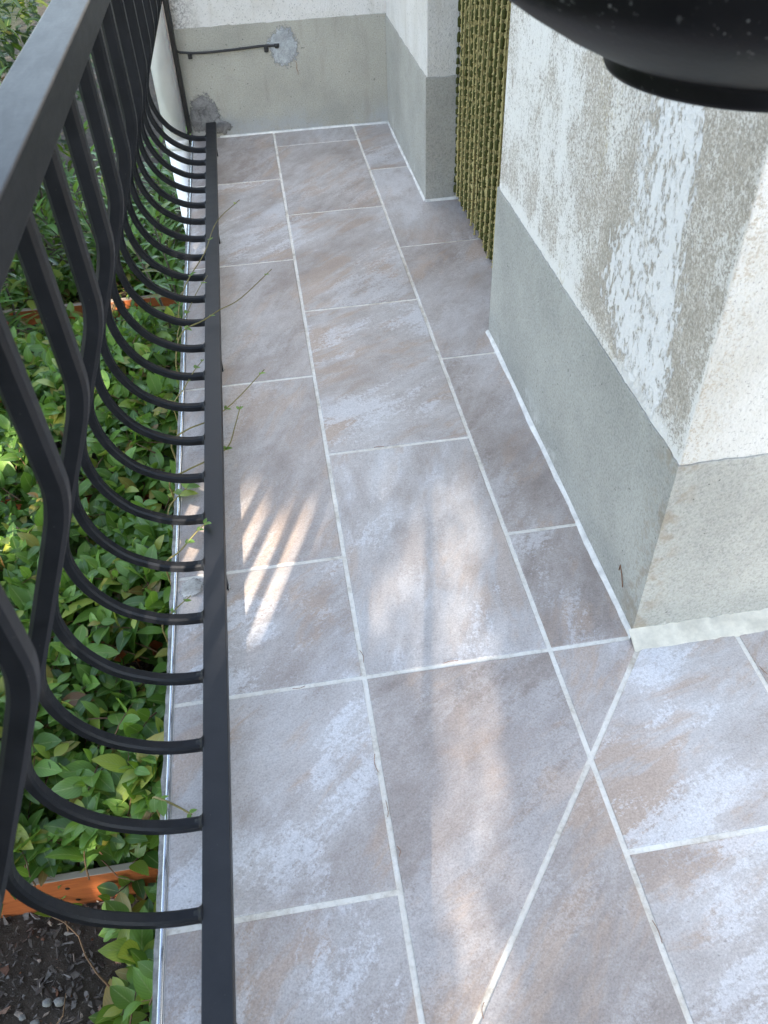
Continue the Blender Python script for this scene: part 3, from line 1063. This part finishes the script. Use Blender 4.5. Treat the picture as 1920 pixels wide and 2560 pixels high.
cvs, cfs, crn = [], [], []
rr = random.Random(4)
for i in range(6500):
    x, y = rr.uniform(-4.4, -1.03), rr.uniform(-3.4, 0.74)
    L = 0.03 + 0.10 * rr.random() ** 1.8
    W, T = L * rr.uniform(0.14, 0.75), rr.uniform(0.003, 0.012)
    if rr.random() < 0.04: L, W = L * 1.5, W * 1.1
    e = Matrix.Rotation(rr.uniform(0, 6.28), 3, 'Z') @ Matrix.Rotation(rr.gauss(0, 0.28), 3, 'Y') @ Matrix.Rotation(rr.gauss(0, 0.35), 3, 'X')
    gz = GZ + 0.10 * mnoise.noise(Vector((x * 1.3, y * 1.3, 0))) + 0.05 * mnoise.noise(Vector((x * 4, y * 4, 3)))
    c = Vector((x, y, gz + rr.uniform(-0.005, 0.05)))
    q = len(cvs)
    m = rr.randint(4, 7)
    angs = sorted(rr.uniform(0, 6.283) for _ in range(m))
    rs = [rr.uniform(0.6, 1.15) for _ in range(m)]
    for h in (-1, 1):
        for a_, r_ in zip(angs, rs):
            p = c + e @ Vector((r_ * L / 2 * math.cos(a_), r_ * W / 2 * math.sin(a_), h * T / 2 + 0.10 * L * math.cos(a_) ** 2))
            cvs.append(tuple(p * U))
    cfs.append(tuple(q + m + k_ for k_ in range(m)))
    cfs += [(q + k_, q + (k_ + 1) % m, q + m + (k_ + 1) % m, q + m + k_) for k_ in range(m)]
    crn += [rr.random()] * (2 * m)
me = bpy.data.meshes.new('mulch')
me.from_pydata(cvs, [], cfs)
rnd_attr(me, crn)
me.materials.append(M_CHIP)
mu = bpy.data.objects.new('mulch', me)
link(mu)
tag(mu, 'dark bark mulch chips scattered over bare soil', 'mulch', kind='stuff')

for i, (x, y, s) in enumerate(((-2.76, -0.03, 0.040), (-2.66, -0.04, 0.046), (-2.84, -0.16, 0.038), (-2.95, -0.1, 0.03), (-2.30, -0.6, 0.03), (-2.05, -0.72, 0.035))):
    bm = bmesh.new()
    bmesh.ops.create_icosphere(bm, subdivisions=2, radius=1.0)
    for v in bm.verts:
        v.co *= 1 + 0.25 * mnoise.noise(v.co * 1.3 + Vector((i * 7, 0, 0)))
        v.co = Vector((v.co.x * s, v.co.y * s * 0.8, v.co.z * s * 0.6)) * U
    o = from_bm('pebble', bm, M_STONE)
    o.location = P(x, y, GZ + 0.05 + 0.10 * mnoise.noise(Vector((x * 1.3, y * 1.3, 0))))
    tag(o, 'small pale pebble lying on the bark mulch', 'pebble', 'pebbles on the mulch')

# ------------------------------------------------------------------ leaves
def leaf_geo(L, W, fold, bend, kind='oval', n=6):
    """one leaf along +X, upper side +Z: three verts per station (edge, rib, edge)"""
    vs, fs, uv = [], [], []
    for i in range(n + 1):
        t = i / n
        if kind == 'oval':
            w = W * 0.5 * (math.sin(math.pi * t ** 0.88) ** 0.72) * (1.08 - 0.2 * t)
        else:
            w = W * 0.5 * (math.sin(math.pi * t ** 0.9) ** 0.9)
        if i in (0, n): w = 0.0008
        a = bend * t
        x = L * (math.sin(a) / bend if abs(bend) > 1e-3 else t)
        z = -L * ((1 - math.cos(a)) / bend if abs(bend) > 1e-3 else 0)
        wav = 0.06 * w * math.sin(i * 2.1)
        vs += [(x, -w, z + w * fold + wav), (x, 0, z), (x, w, z + w * fold - wav)]
        uv += [(0, t), (0.5, t), (1, t)]
    for i in range(n):
        a = i * 3
        fs += [(a, a + 3, a + 4, a + 1), (a + 1, a + 4, a + 5, a + 2)]
    return vs, fs, uv


def build_leaf_mesh(name, data, mat, rnds):
    """data: list of (Matrix, geo); one mesh"""
    V, F, UVv, RN = [], [], [], []
    for (mx, (vs, fs, uv)), r in zip(data, rnds):
        q = len(V)
        V += [tuple(mx @ Vector(v)) for v in vs]
        F += [tuple(q + i for i in f) for f in fs]
        UVv += uv
        RN += [r] * len(vs)
    me = bpy.data.meshes.new(name)
    me.from_pydata(V, [], F)
    me.polygons.foreach_set('use_smooth', [True] * len(F))
    ul = me.uv_layers.new(name='UVMap')
    idx = np.empty(len(me.loops), dtype=np.int32)
    me.loops.foreach_get('vertex_index', idx)
    ul.data.foreach_set('uv', np.array(UVv, dtype=np.float32)[idx].ravel())
    rnd_attr(me, RN)
    me.materials.append(mat)
    return me


def variants(name, mat, kind, L, W, seed, k=14):
    rr = random.Random(seed)
    out = []
    for i in range(k):
        g = leaf_geo(L * rr.uniform(0.85, 1.15), W * rr.uniform(0.85, 1.15), rr.uniform(0.1, 0.45), rr.uniform(0.15, 1.0), kind)
        out.append((g, build_leaf_mesh(name, [(Matrix(), g)], mat, [(i + 0.5) / k])))
    return out


JAS = variants('leaf', M_LEAF, 'oval', 0.305 * U, 0.158 * U, 1)
LAN = variants('leaf', M_LANCE, 'lance', 0.50 * U, 0.095 * U, 2)
DRK = variants('leaf', M_DARKLEAF, 'oval', 0.34 * U, 0.15 * U, 3)


def frame(d, up):
    d = d.normalized()
    s = up.cross(d)
    if s.length < 1e-4: s = Vector((0, 1, 0)).cross(d)
    s.normalize()
    u = d.cross(s)
    return Matrix(((d.x, s.x, u.x), (d.y, s.y, u.y), (d.z, s.z, u.z)))


CAMV = CAM


def plant(name, label, cat, group, base_pt, leaves, stems, var, mat, stem_mat, keep=300, seed=0):
    """leaves: (pos, 3x3 frame, scale); the 300 that show largest are objects of their own"""
    rr = random.Random(seed)
    root = empty(name, base_pt)
    tag(root, label, cat, group)
    V, F = [], []
    for pth, r0 in stems:
        k = len(pth)
        v, f = tube_data(pth, [r0 * (1 - 0.65 * i / (k - 1)) for i in range(k)], 5, len(V))
        V += v
        F += f
    mesh('stem', V, F, stem_mat, root, True)
    vis = sorted(range(len(leaves)), key=lambda i: -leaves[i][3])
    big = set(vis[:keep])
    rest, rn = [], []
    for i, (p, fr, s, _) in enumerate(leaves):
        k = rr.randrange(len(var))
        mx = Matrix.Translation(p) @ (fr @ Matrix.Scale(s, 3)).to_4x4()
        if i in big:
            o = bpy.data.objects.new('leaf', var[k][1])
            col.objects.link(o)
            o.parent = root
            o.matrix_parent_inverse = Matrix.Translation(-Vector(base_pt))
            o.matrix_basis = mx
        else:
            rest.append((mx, var[k][0]))
            rn.append(rr.random())
    if rest:
        o = bpy.data.objects.new('foliage', build_leaf_mesh('foliage', rest, mat, rn))
        link(o, root)
        o['kind'] = 'stuff'
    return root


def in_view(p):
    """rough rank: bigger for leaves near the top of the canopy and near the lens"""
    return 1.0 / (p - CAMV).length + 0.9 * p.z


def shoot(rr, start, d, L, leaf_s, pairs, up=EZ, droop=0.3, pitch=0.5):
    """a curved shoot with opposite leaf pairs"""
    pts, lv = [], []
    d = d.normalized()
    p = Vector(start)
    steps = pairs
    az = rr.uniform(0, 3.1)
    for i in range(steps + 1):
        pts.append(p.copy())
        if i:
            side = d.cross(up)
            if side.length < 1e-3: side = EX.copy()
            side.normalize()
            for sg in (-1, 1):
                a = (az + (i % 2) * 1.45)
                out = (Matrix.Rotation(a, 3, d) @ side) * sg
                ld = out + d * pitch + Vector((0, 0, rr.uniform(-0.25, 0.3)))
                lu = EZ * 1.2 + d * 0.25 + Vector((rr.gauss(0, .3), rr.gauss(0, .3), 0))
                s = leaf_s * rr.uniform(0.6, 1.1) * (0.65 if i == steps else 1.0)
                lv.append((p.copy(), frame(ld, lu), s, in_view(p)))
        p = p + d * (L / steps)
        d = (d + Vector((rr.gauss(0, .12), rr.gauss(0, .12), -droop / steps))).normalized()
    return pts, lv


def jasmine(label, x0, x1, y0, y1, top, dens, seed):
    rr = random.Random(seed)
    leaves, stems = [], []
    area = (x1 - x0) * (y1 - y0)
    for i in range(int(area * dens)):
        x, y = rr.uniform(x0, x1), (rr.uniform(y0, y1) if rr.random() < 0.86 else y0 + 0.02 + abs(rr.gauss(0, 0.16)))
        hump = 0.32 * mnoise.noise(Vector((x * 1.1, y * 1.1, seed))) + 0.2 * mnoise.noise(Vector((x * 3, y * 3, seed)))
        t = top(x, y) + hump - (0 if rr.random() < 0.6 else rr.uniform(0.1, 0.7))
        if t < GZ + 0.12: t = GZ + 0.12
        d = Vector((rr.gauss(0, .75), rr.gauss(0, .75), rr.uniform(0.1, 1.0)))
        L = rr.uniform(0.25, 0.6)
        dn = d.normalized()
        st = Vector((x, y, t)) - dn * L * 0.7
        st.z = max(st.z, GZ + 0.03)
        pts, lv = shoot(rr, st * U, d, L * U, rr.uniform(0.75, 1.15), rr.randint(3, 5))
        lv = [q for q in lv if not (q[0].x > -1.10 * U and q[0].z > -0.12 * U) and q[0].x < -1.06 * U]
        leaves += lv
        stems.append((pts, 0.008 * U))
    for i in range(int(area * 2.0)):           # long runners
        x, y = rr.uniform(x0, min(x1, -1.7)), rr.uniform(y0, y1)
        p = Vector((x, y, GZ + 0.1))
        d = Vector((rr.gauss(0, 1), rr.gauss(0, 1), 0.9)).normalized()
        pts = []
        for k in range(9):
            pts.append(p * U)
            p = p + d * 0.16
            if p.x > -1.12: d.x = -abs(d.x)
            d = (d + Vector((rr.gauss(0, .3), rr.gauss(0, .3), -0.12))).normalized()
        stems.append((pts, 0.011 * U))
    plant('jasmine_bush', label, 'bush', 'jasmine in the garden bed', P((x0 + x1) / 2, (y0 + y1) / 2, GZ), leaves, stems, JAS, M_LEAF, M_STEM, 300, seed)


jasmine('low jasmine bush behind the board that edges the bare mulch', -4.3, -1.10, 0.82, 3.3, lambda x, y: -2.95 + 0.3 * min(1, (y - 0.9)), 56, 11)
jasmine('dense jasmine bush between the second and third garden boards', -4.5, -1.10, 3.4, 5.85, lambda x, y: -2.60, 46, 12)
jasmine('jasmine bush between the third board and the board below the downpipe', -4.8, -1.10, 5.95, 8.4, lambda x, y: -2.55, 40, 13)
jasmine('low jasmine bush in front of the last garden board, beyond the downpipe', -4.8, -1.25, 8.6, 10.7, lambda x, y: -4.2 + 0.54 * (11.05 - y), 30, 15)
jasmine('jasmine ground cover behind the last garden board under the oleanders', -5.0, -1.25, 11.25, 13.6, lambda x, y: -3.25, 30, 16)
jasmine('sparse jasmine sprigs growing on the mulch against the slab', -2.15, -1.10, -1.6, 0.70, lambda x, y: -2.95 - 1.0 * max(0, (-1.5 - x)), 30, 14)


def oleander(label, x, y, h, nstem, seed, spread=0.5):
    rr = random.Random(seed)
    leaves, stems = [], []
    for i in range(nstem):
        d = Vector((rr.gauss(0, spread), rr.gauss(0, spread), 1.0)).normalized()
        p = Vector((x + rr.gauss(0, 0.18), y + rr.gauss(0, 0.18), GZ))
        pts = [p * U]
        L = h * rr.uniform(0.6, 1.05)
        n_ = 14
        for k in range(n_):
            p = p + d * (L / n_)
            p.x = min(p.x, -1.22)
            d = (d + Vector((rr.gauss(0, .06), rr.gauss(0, .06), 0.02))).normalized()
            pts.append(p * U)
            if k >= 2:
                for w in range(3):
                    a = 2.094 * w + k * 1.05 + rr.uniform(-.2, .2)
                    ld = Vector((math.cos(a), math.sin(a), rr.uniform(0.15, 0.9) + 0.5 * (k / n_)))
                    if p.x * 1.0 + ld.normalized().x * 0.5 > -1.06: continue
                    leaves.append((p * U, frame(ld, EZ), rr.uniform(0.6, 1.1), in_view(p * U)))
        stems.append((pts, 0.026 * U))
    plant('oleander', label, 'shrub', 'oleander shrubs in the garden', P(x, y, GZ), leaves, stems, LAN, M_LANCE, M_BARK, 300, seed)


oleander('slim long-leaved oleander right beside the white downpipe', -1.50, 8.85, 3.1, 6, 21, 0.12)
oleander('long-leaved oleander growing behind the last garden board', -2.2, 11.9, 3.0, 15, 22, 0.35)
oleander('bushy long-leaved oleander behind the outer end of the last garden board', -3.3, 12.1, 3.0, 16, 23, 0.4)
oleander('broad long-leaved oleander standing out in the garden past the jasmine', -4.9, 6.6, 2.7, 13, 24, 0.4)
oleander('long-leaved oleander at the outer edge of the jasmine bed', -4.7, 3.8, 2.1, 12, 25, 0.45)
oleander('leafy oleander farthest along the house', -4.8, 14.2, 3.3, 13, 26, 0.45)
oleander('long-leaved oleander between the outer garden and the last board', -4.7, 9.6, 2.7, 11, 27, 0.35)


def shrub(label, x, y, rx, ry, h, nleaf, seed):
    rr = random.Random(seed)
    leaves, stems = [], []
    for i in range(7):
        d = Vector((rr.gauss(0, .5), rr.gauss(0, .5), 1)).normalized()
        stems.append(([P(x, y, GZ), P(x, y, GZ) + d * h * 0.4 * U, P(x, y, GZ) + d * h * 0.85 * U + Vector((rr.gauss(0, .1), rr.gauss(0, .1), 0))], 0.05 * U))
    while len(leaves) < nleaf:
        a, b, c = rr.gauss(0, 1), rr.gauss(0, 1), rr.gauss(0, 1)
        v = Vector((a, b, c)).normalized() * rr.uniform(0.55, 1.0)
        lump = 1 + 0.45 * mnoise.noise(Vector((a, b, c)).normalized() * 2.3 + Vector((seed, 0, 0)))
        p = Vector((x + v.x * rx * lump, y + v.y * ry * lump, GZ + h * 0.55 + v.z * h * 0.5 * lump))
        if p.z < GZ + 0.1: continue
        d = Vector((v.x, v.y, v.z + rr.uniform(-0.7, 0.4))) + Vector((rr.gauss(0, .5), rr.gauss(0, .5), rr.gauss(0, .3)))
        leaves.append((p * U, frame(d, EZ), rr.uniform(0.7, 1.2), in_view(p * U)))
    plant('garden_shrub', label, 'shrub', 'dark shrubs behind the railing', P(x, y, GZ), leaves, stems, DRK, M_DARKLEAF, M_BARK, 200, seed)


shrub('dark broad-leaved shrub standing behind the oleanders', -7.2, 13.0, 2.6, 2.4, 5.2, 2300, 31)
shrub('dark shrub at the far side of the garden, left of the oleanders', -9.6, 9.6, 2.4, 2.6, 4.2, 1900, 32)
shrub('tall dark shrub farthest from the balcony', -10.5, 16.5, 3.4, 3.0, 7.0, 2600, 33)
shrub('dark rounded shrub beyond the outer oleander', -7.0, 8.2, 1.7, 1.6, 2.8, 1300, 34)
shrub('dark leafy shrub filling the gap between the oleanders and the tall shrub', -6.2, 16.5, 2.8, 2.4, 5.6, 2300, 35)

# ------------------------------------------------------------------ young shoots reaching through the railing
def tendril(label, pts, tips, seed, r=0.0085, lf=0.34):
    rr = random.Random(seed)
    root = empty('vine_shoot', P(*pts[0]))
    tag(root, label, 'vine', 'young shoots at the railing')
    q0, q1 = pts[0], pts[1]
    pts = [(-1.075, q1[1] - 0.25, -2.7), (-1.065, q1[1] - 0.1, -1.3), (-1.062, q1[1] - 0.02, -0.25), (-1.066, q1[1], -0.01)] + list(pts[2:])   # climbs the slab face
    nf = len(pts)
    path = catmull([P(*q) for q in pts], 5)
    k = len(path)
    tube('stem', path, [r * U * (1 - 0.6 * i / (k - 1)) for i in range(k)], M_SHOOT, root, 6)
    for t in tips:
        t = (3 + max(0.0, (t - 0.25) / 0.75) * (nf - 4)) / (nf - 1)
        i = min(k - 2, int(t * (k - 1)))
        d = (path[i + 1] - path[i]).normalized()
        for sg in (-1, 1):
            ld = d * 0.8 + Vector((-d.y, d.x, 0)) * sg * 0.9 + EZ * rr.uniform(-0.1, 0.5)
            s = lf * rr.uniform(0.35, 0.95) * (1.2 - 0.75 * t)
            o = bpy.data.objects.new('leaf', JAS[rr.randrange(4, len(JAS) - 1)][1])
            col.objects.link(o)
            o.parent = root
            o.matrix_parent_inverse = Matrix.Translation(-P(*q0))
            o.matrix_basis = Matrix.Translation(path[i]) @ (frame(ld, EZ) @ Matrix.Scale(s, 3)).to_4x4()


tendril('longest vine shoot lying across the bottom bar, its bare tip over the tiles', [(-1.25, 3.05, -0.7), (-1.12, 3.25, -0.05), (-0.98, 3.33, 0.20), (-0.80, 3.40, 0.25), (-0.67, 3.52, 0.26), (-0.5, 3.65, 0.27), (-0.22, 3.98, 0.33)], (0.45, 0.62, 0.97), 1)
tendril('vine shoot arching over the bottom bar near the curtain end', [(-1.3, 4.0, -0.9), (-1.08, 4.05, -0.05), (-0.96, 4.2, 0.18), (-0.80, 4.6, 0.24), (-0.68, 5.2, 0.26), (-0.45, 5.53, 0.31)], (0.5, 0.7, 0.97), 2)
tendril('vine shoot poking out from under the bottom bar beside a foot of the rail', [(-1.2, 2.1, -0.7), (-1.06, 2.2, -0.02), (-0.95, 2.26, 0.05), (-0.80, 2.32, 0.06), (-0.67, 2.38, 0.10), (-0.54, 2.46, 0.16), (-0.36, 2.62, 0.24)], (0.72, 0.97), 3)
tendril('short curled vine shoot with one broad leaf under the bottom bar', [(-1.2, 1.75, -0.6), (-1.06, 1.78, -0.02), (-0.95, 1.82, 0.04), (-0.80, 1.88, 0.06), (-0.66, 1.96, 0.09), (-0.60, 2.12, 0.14), (-0.55, 2.26, 0.20)], (0.3, 0.68, 0.97), 4, 0.0085, 0.34)
tendril('vine shoot on the trim with two broad leaves before the sunny tiles', [(-1.3, 1.3, -0.6), (-1.07, 1.5, -0.01), (-0.97, 1.62, 0.03), (-0.84, 1.74, 0.05)], (0.55, 0.75), 5, 0.0085, 0.75)
tendril('dry-tipped vine shoot with brown leaves resting on the bar in sunlight', [(-1.3, 0.95, -0.6), (-1.08, 1.02, -0.01), (-0.97, 1.06, 0.05), (-0.86, 1.09, 0.15), (-0.78, 1.11, 0.21)], (0.6, 0.8, 0.97), 6, 0.0085, 0.5)
tendril('thin vine shoot crossing the rough mortar repair', [(-1.35, 0.45, -0.6), (-1.09, 0.55, -0.02), (-0.99, 0.62, 0.03), (-0.90, 0.70, 0.04)], (0.6, 0.85), 7, 0.007, 0.3)
tendril('brown twig with withered leaves hooked over the trim by the bare mulch', [(-1.25, -0.52, -0.5), (-1.10, -0.50, -0.02), (-1.02, -0.53, 0.04), (-0.95, -0.57, 0.03), (-0.88, -0.62, 0.02)], (0.35, 0.5, 0.97), 8, 0.010, 0.45)
tendril('small vine shoot with tiny leaves touching the bar beside a picket', [(-1.2, 2.6, -0.6), (-1.06, 2.66, 0.0), (-0.97, 2.70, 0.10), (-0.88, 2.76, 0.20), (-0.80, 2.85, 0.24)], (0.6, 0.8, 0.97), 9, 0.007, 0.3)
tendril('vine shoot rising from the trim to the bar between two close pickets', [(-1.2, 3.6, -0.7), (-1.06, 3.66, -0.02), (-0.97, 3.8, 0.1), (-0.86, 4.0, 0.2), (-0.77, 4.15, 0.25)], (0.5, 0.7, 0.9), 10, 0.007, 0.32)

# dead needles and a bent twig
needles = [((0.002, -0.66, 0.006), (0.006, -0.75, 0.004), (-0.004, -0.79, 0.003)), ((0.012, -0.90, 0.004), (0.03, -0.94, 0.01), (0.016, -0.98, 0.004)),
           ((0.995, -1.37, 0.006), (1.008, -1.44, 0.006), (1.003, -1.52, 0.005)), ((0.26, -1.56, 0.005), (0.235, -1.60, 0.007), (0.232, -1.65, 0.004)),
           ((-0.01, 0.20, 0.006), (0.012, 0.13, 0.008), (0.006, 0.06, 0.005)), ((-0.005, -0.42, 0.006), (-0.02, -0.5, 0.007), (-0.002, -0.58, 0.005)),
           ((2.02, -0.28, 0.005), (2.03, -0.33, 0.008), (2.05, -0.37, 0.004)), ((-0.40, -0.005, 0.006), (-0.34, -0.015, 0.010), (-0.29, 0.004, 0.004)),
           ((0.40, 0.005, 0.005), (0.46, 0.014, 0.008), (0.53, 0.010, 0.005)), ((0.30, 1.858, 0.005), (0.36, 1.862, 0.009), (0.42, 1.85, 0.004))]
for i, q in enumerate(needles):
    o = tube('dry_needle', catmull([P(*(Vector(q[1]) * 0.4 + Vector(a) * 0.6)) for a in q], 4), 0.0015 * U, M_NEEDLE, None, 5)
    tag(o, 'tiny dry brown needle lying in a grout joint', 'needle', 'dry needles on the tiles')
o = tube('dry_twig', [P(1.456, 0.295, 0.215), P(1.454, 0.29, 0.262), P(1.454, 0.25, 0.225), P(1.453, 0.225, 0.19), P(1.455, 0.215, 0.165)], 0.0028 * U, M_NEEDLE, None, 6)
tag(o, 'bent reddish twig stuck to the grey plinth near the wall corner', 'twig')

# ------------------------------------------------------------------ hanging black pot near the lens
PC = Vector((0.250, -0.258, 0.934))
pot = empty('hanging_pot', PC)
tag(pot, 'glossy black bowl-shaped hanging pot with a round foot and white specks', 'pot')
fr_ = 0.0895
pp = [(0.0, 0.0), (0.90, 0.0), (0.98, 0.015), (1.0, 0.05), (0.99, 0.11), (1.02, 0.15), (1.15, 0.187), (1.35, 0.28), (1.60, 0.42), (1.79, 0.54),
      (1.89, 0.64), (1.95, 0.78), (1.97, 1.0), (1.98, 1.5), (2.03, 1.58), (2.03, 1.72), (1.95, 1.76), (1.90, 1.70), (1.90, 1.5), (0.0, 1.48)]
lathe('bowl', [(a * fr_, b * fr_) for a, b in pp], PC, M_POT, pot, 96)
top_pt = PC + Vector((0, 0, 0.78))
for k in range(3):
    a = 0.6 + 2.094 * k
    tube('chain', [PC + Vector((1.96 * fr_ * math.cos(a), 1.96 * fr_ * math.sin(a), 1.74 * fr_)), top_pt], 0.0016, M_IRON, pot, 6)
arm = empty('wall_bracket', P(1.9, 0.03, 5.9))
tag(arm, 'black iron wall bracket carrying the hanging pot', 'bracket')
hx = [top_pt + Vector((0, 0, -0.004)), top_pt + Vector((0.0, 0.0, 0.03)), top_pt + Vector((0.02, 0.015, 0.05)), P(1.9, 0.02, 0) + Vector((0, 0, top_pt.z + 0.06))]
tube('arm', catmull(hx, 6), 0.006, M_IRON, arm, 8)
box('wall_plate', P(1.82, 0.0, 0) + Vector((0, 0, top_pt.z - 0.02)), P(1.98, 0.028, 0) + Vector((0, 0, top_pt.z + 0.14)), M_IRON, arm, 0.002)

# pale blue side table, only the rim of its top reaches into view
TB = Vector((0.345, -0.833, 0))
tbl = empty('side_table', TB)
tag(tbl, 'pale blue round plastic side table by the wall corner', 'table')
lathe('table_top', [(0.0, 0.560), (0.215, 0.560), (0.225, 0.566), (0.225, 0.582), (0.217, 0.588), (0.0, 0.588)], TB, M_BLUE, tbl, 64)
for k in range(3):
    a = 0.35 + 2.094 * k
    d = Vector((math.cos(a), math.sin(a), 0))
    tube('leg', [TB + d * 0.09 + Vector((0, 0, 0.562)), TB + d * 0.15 + Vector((0, 0, 0.30)), TB + d * 0.19 + Vector((0, 0, 0.0))], 0.012, M_BLUE, tbl, 10)

# ------------------------------------------------------------------ unseen posts and hooked pole added behind the camera to shape sun on tiles
for i, (x0, x1, y0, lb) in enumerate(((-1.10, -0.862, -4.32, 'unseen brown timber post at the end of the railing, added to edge the sunlit band'), (-0.045, 0.245, -4.40, 'unseen brown timber post on the tiles behind the railing end, added to edge the sunlit band'))):
    ps = empty('shadow_post', P((x0 + x1) / 2, y0 + 0.12, 0))
    tag(ps, lb, 'post')
    box('shaft', P(x0, y0, -0.1 if i else GZ), P(x1, y0 + 0.26, 8.4), M_DOOR, ps, 0.004)
    box('base_plate', P(x0 - 0.03, y0 - 0.03, -0.004), P(x1 + 0.03, y0 + 0.29, 0.03), M_IRON, ps, 0.002)
hk = empty('shadow_pole', P(-0.29, -3.1, 0))
tag(hk, 'unseen slim black iron pole with a crook on a round foot, added to cast a thin shadow', 'hook')
tube('pole', [P(-0.29, -3.1, 0.02), P(-0.29, -3.1, 6.0)], 0.026 * U, M_IRON, hk, 10)
tube('crook', catmull([P(-0.29, -3.1, 5.98), P(-0.33, -3.12, 6.35), P(-0.55, -3.25, 6.5), P(-0.76, -3.36, 6.3), P(-0.78, -3.37, 6.1)], 6), 0.024 * U, M_IRON, hk, 10)
lathe('foot_disc', [(0.0, 0.0), (0.10, 0.0), (0.105, 0.004), (0.10, 0.01), (0.02, 0.016), (0.0, 0.016)], P(-0.29, -3.1, 0.002), M_IRON, hk, 40)

# ------------------------------------------------------------------ unseen shade tree behind the camera, crown gaps cut to place the sun patches
S_ = -TRAVEL
centre = P(-2.0, 3.2, -0.2) + S_ * 5.9
rng = np.random.default_rng(5)
NL = 62000
d = rng.normal(size=(NL, 3))
d /= np.linalg.norm(d, axis=1)[:, None]
rad = rng.uniform(0.0, 1.0, NL) ** (1 / 2.4)
pos = d * rad[:, None] * np.array([2.75, 1.7, 2.4]) + np.array(centre)
sv = np.array(S_)
gaps = [  # (point that is lit, radius of the opening) in tile widths
    ((-0.60, 0.40, 0.0), 0.08), ((-0.54, 0.60, 0.0), 0.11), ((-0.44, 0.82, 0.0), 0.12), ((-0.32, 1.05, 0.0), 0.11), ((-0.56, 1.05, 0.0), 0.14), ((-0.24, 1.25, 0.0), 0.07),
    ((-0.58, 1.38, 0.0), 0.12), ((-0.92, 1.40, 0.0), 0.13), ((-0.92, 1.15, 0.0), 0.12), ((-0.92, 0.9, 0.0), 0.09), ((-0.08, 1.30, 0), 0.05),
    ((-0.92, 5.1, 0.0), 0.10), ((-0.92, 5.6, 0.0), 0.12), ((-0.92, 7.3, 0.0), 0.07), ((-0.92, 5.35, 0.0), 0.08),
    ((-2.75, 0.75, -3.5), 0.30), ((-3.2, 0.75, -3.5), 0.35), ((-2.45, 0.75, -3.45), 0.12), ((-2.35, 1.75, -2.8), 0.22), ((-2.6, 1.6, -2.8), 0.2), ((-2.2, 1.2, -3.1), 0.10), ((-1.9, 1.5, -2.9), 0.06),
    ((-2.5, 0.55, -3.6), 0.14), ((-2.25, 0.30, -3.7), 0.07), ((-2.6, 3.6, -2.6), 0.12), ((-3.6, 5.6, -2.4), 0.25), ((-3.3, 4.5, -2.6), 0.18), ((-2.1, 4.4, -2.6), 0.08), ((-1.8, 3.2, -2.7), 0.08),
    ((-2.6, 6.6, -2.3), 0.14), ((-2.9, 2.9, -2.6), 0.12), ((-3.8, 7.4, -1.8), 0.22),
]
keep = np.ones(NL, bool)
for (q, r) in gaps:
    rel = pos - np.array(P(*q))
    al = rel @ sv
    dist = np.linalg.norm(rel - al[:, None] * sv, axis=1)
    keep &= ~((dist < r * U + 0.02) & (al > 0))
# thinner, finer foliage: a broad weak patch of sun on the middle of the floor
def landing(q):
    zt = q[:, 2] / TRAVEL.z
    return (q[:, 0] - zt * TRAVEL.x) / U, (q[:, 1] - zt * TRAVEL.y) / U        # where a leaf's shadow meets the floor


def in_band(q):
    fx, fy = landing(q)
    wx = fx - 0.185 * fy
    return (wx > -0.12) & (wx < 0.75) & (fy > -3.2) & (fy < 1.62) & ~((fy < 0.0) & (wx < 0.28))


soft = in_band(pos)
pos = pos[keep & ~soft]
NT_ = 310000
dd = rng.normal(size=(NT_, 3))
dd /= np.linalg.norm(dd, axis=1)[:, None]
thin = dd * (rng.uniform(0.0, 1.0, NT_) ** (1 / 2.4))[:, None] * np.array([2.75, 1.7, 2.4]) + np.array(centre)
thin = thin[in_band(thin)]
fx, fy = landing(pos)
w_ = fx - 0.203 * fy
pos = pos[(w_ < 2.9) & (w_ > -8.0) & (fy < 15.0)]
small = np.concatenate([np.ones(len(pos)), np.full(len(thin), 0.165)])[:, None]
pos = np.concatenate([pos, thin])
NL = len(pos)
a = rng.normal(size=(NL, 3))
a /= np.linalg.norm(a, axis=1)[:, None]
b = np.cross(a, rng.normal(size=(NL, 3)))
b /= np.linalg.norm(b, axis=1)[:, None]
Lh = rng.uniform(0.05, 0.075, NL)[:, None] * small
Wh = Lh * 0.5
quad = np.stack([pos - a * Lh, pos - b * Wh, pos + a * Lh, pos + b * Wh], 1).reshape(-1, 3)
me = bpy.data.meshes.new('crown')
me.from_pydata(quad.tolist(), [], np.arange(NL * 4).reshape(-1, 4).tolist())
ul = me.uv_layers.new(name='UVMap')
ul.data.foreach_set('uv', np.tile(np.array([0.5, 0, 0, 0.5, 0.5, 1, 1, 0.5], dtype=np.float32), NL))
rnd_attr(me, np.repeat(rng.uniform(0, 0.8, NL), 4).tolist())
me.materials.append(M_DARKLEAF)
tr = empty('shade_tree', Vector((centre.x - 0.3, centre.y - 0.3, GZ * U)))
tag(tr, 'large leafy tree behind the balcony that shades it', 'tree')
cr = bpy.data.objects.new('crown', me)
link(cr, tr)
cr['kind'] = 'stuff'
c0 = Vector((centre.x - 0.3, centre.y - 0.3, GZ * U))
tube('trunk', [c0, c0 + Vector((0.05, 0.1, 1.5)), c0 + Vector((0.2, 0.1, 3.2)), Vector(centre)], [0.24, 0.19, 0.15, 0.09], M_BARK, tr, 14)
for k in range(7):
    e = Vector((math.cos(k * 0.9 + 0.3), math.sin(k * 0.9 + 0.3), 0.45)).normalized()
    s0 = c0 + Vector((0.2, 0.1, 2.7 + 0.25 * k))
    tube('limb', [s0, s0 + e * 0.8, s0 + e * 1.7 + Vector((0, 0, 0.25))], [0.07, 0.05, 0.02], M_BARK, tr, 8)
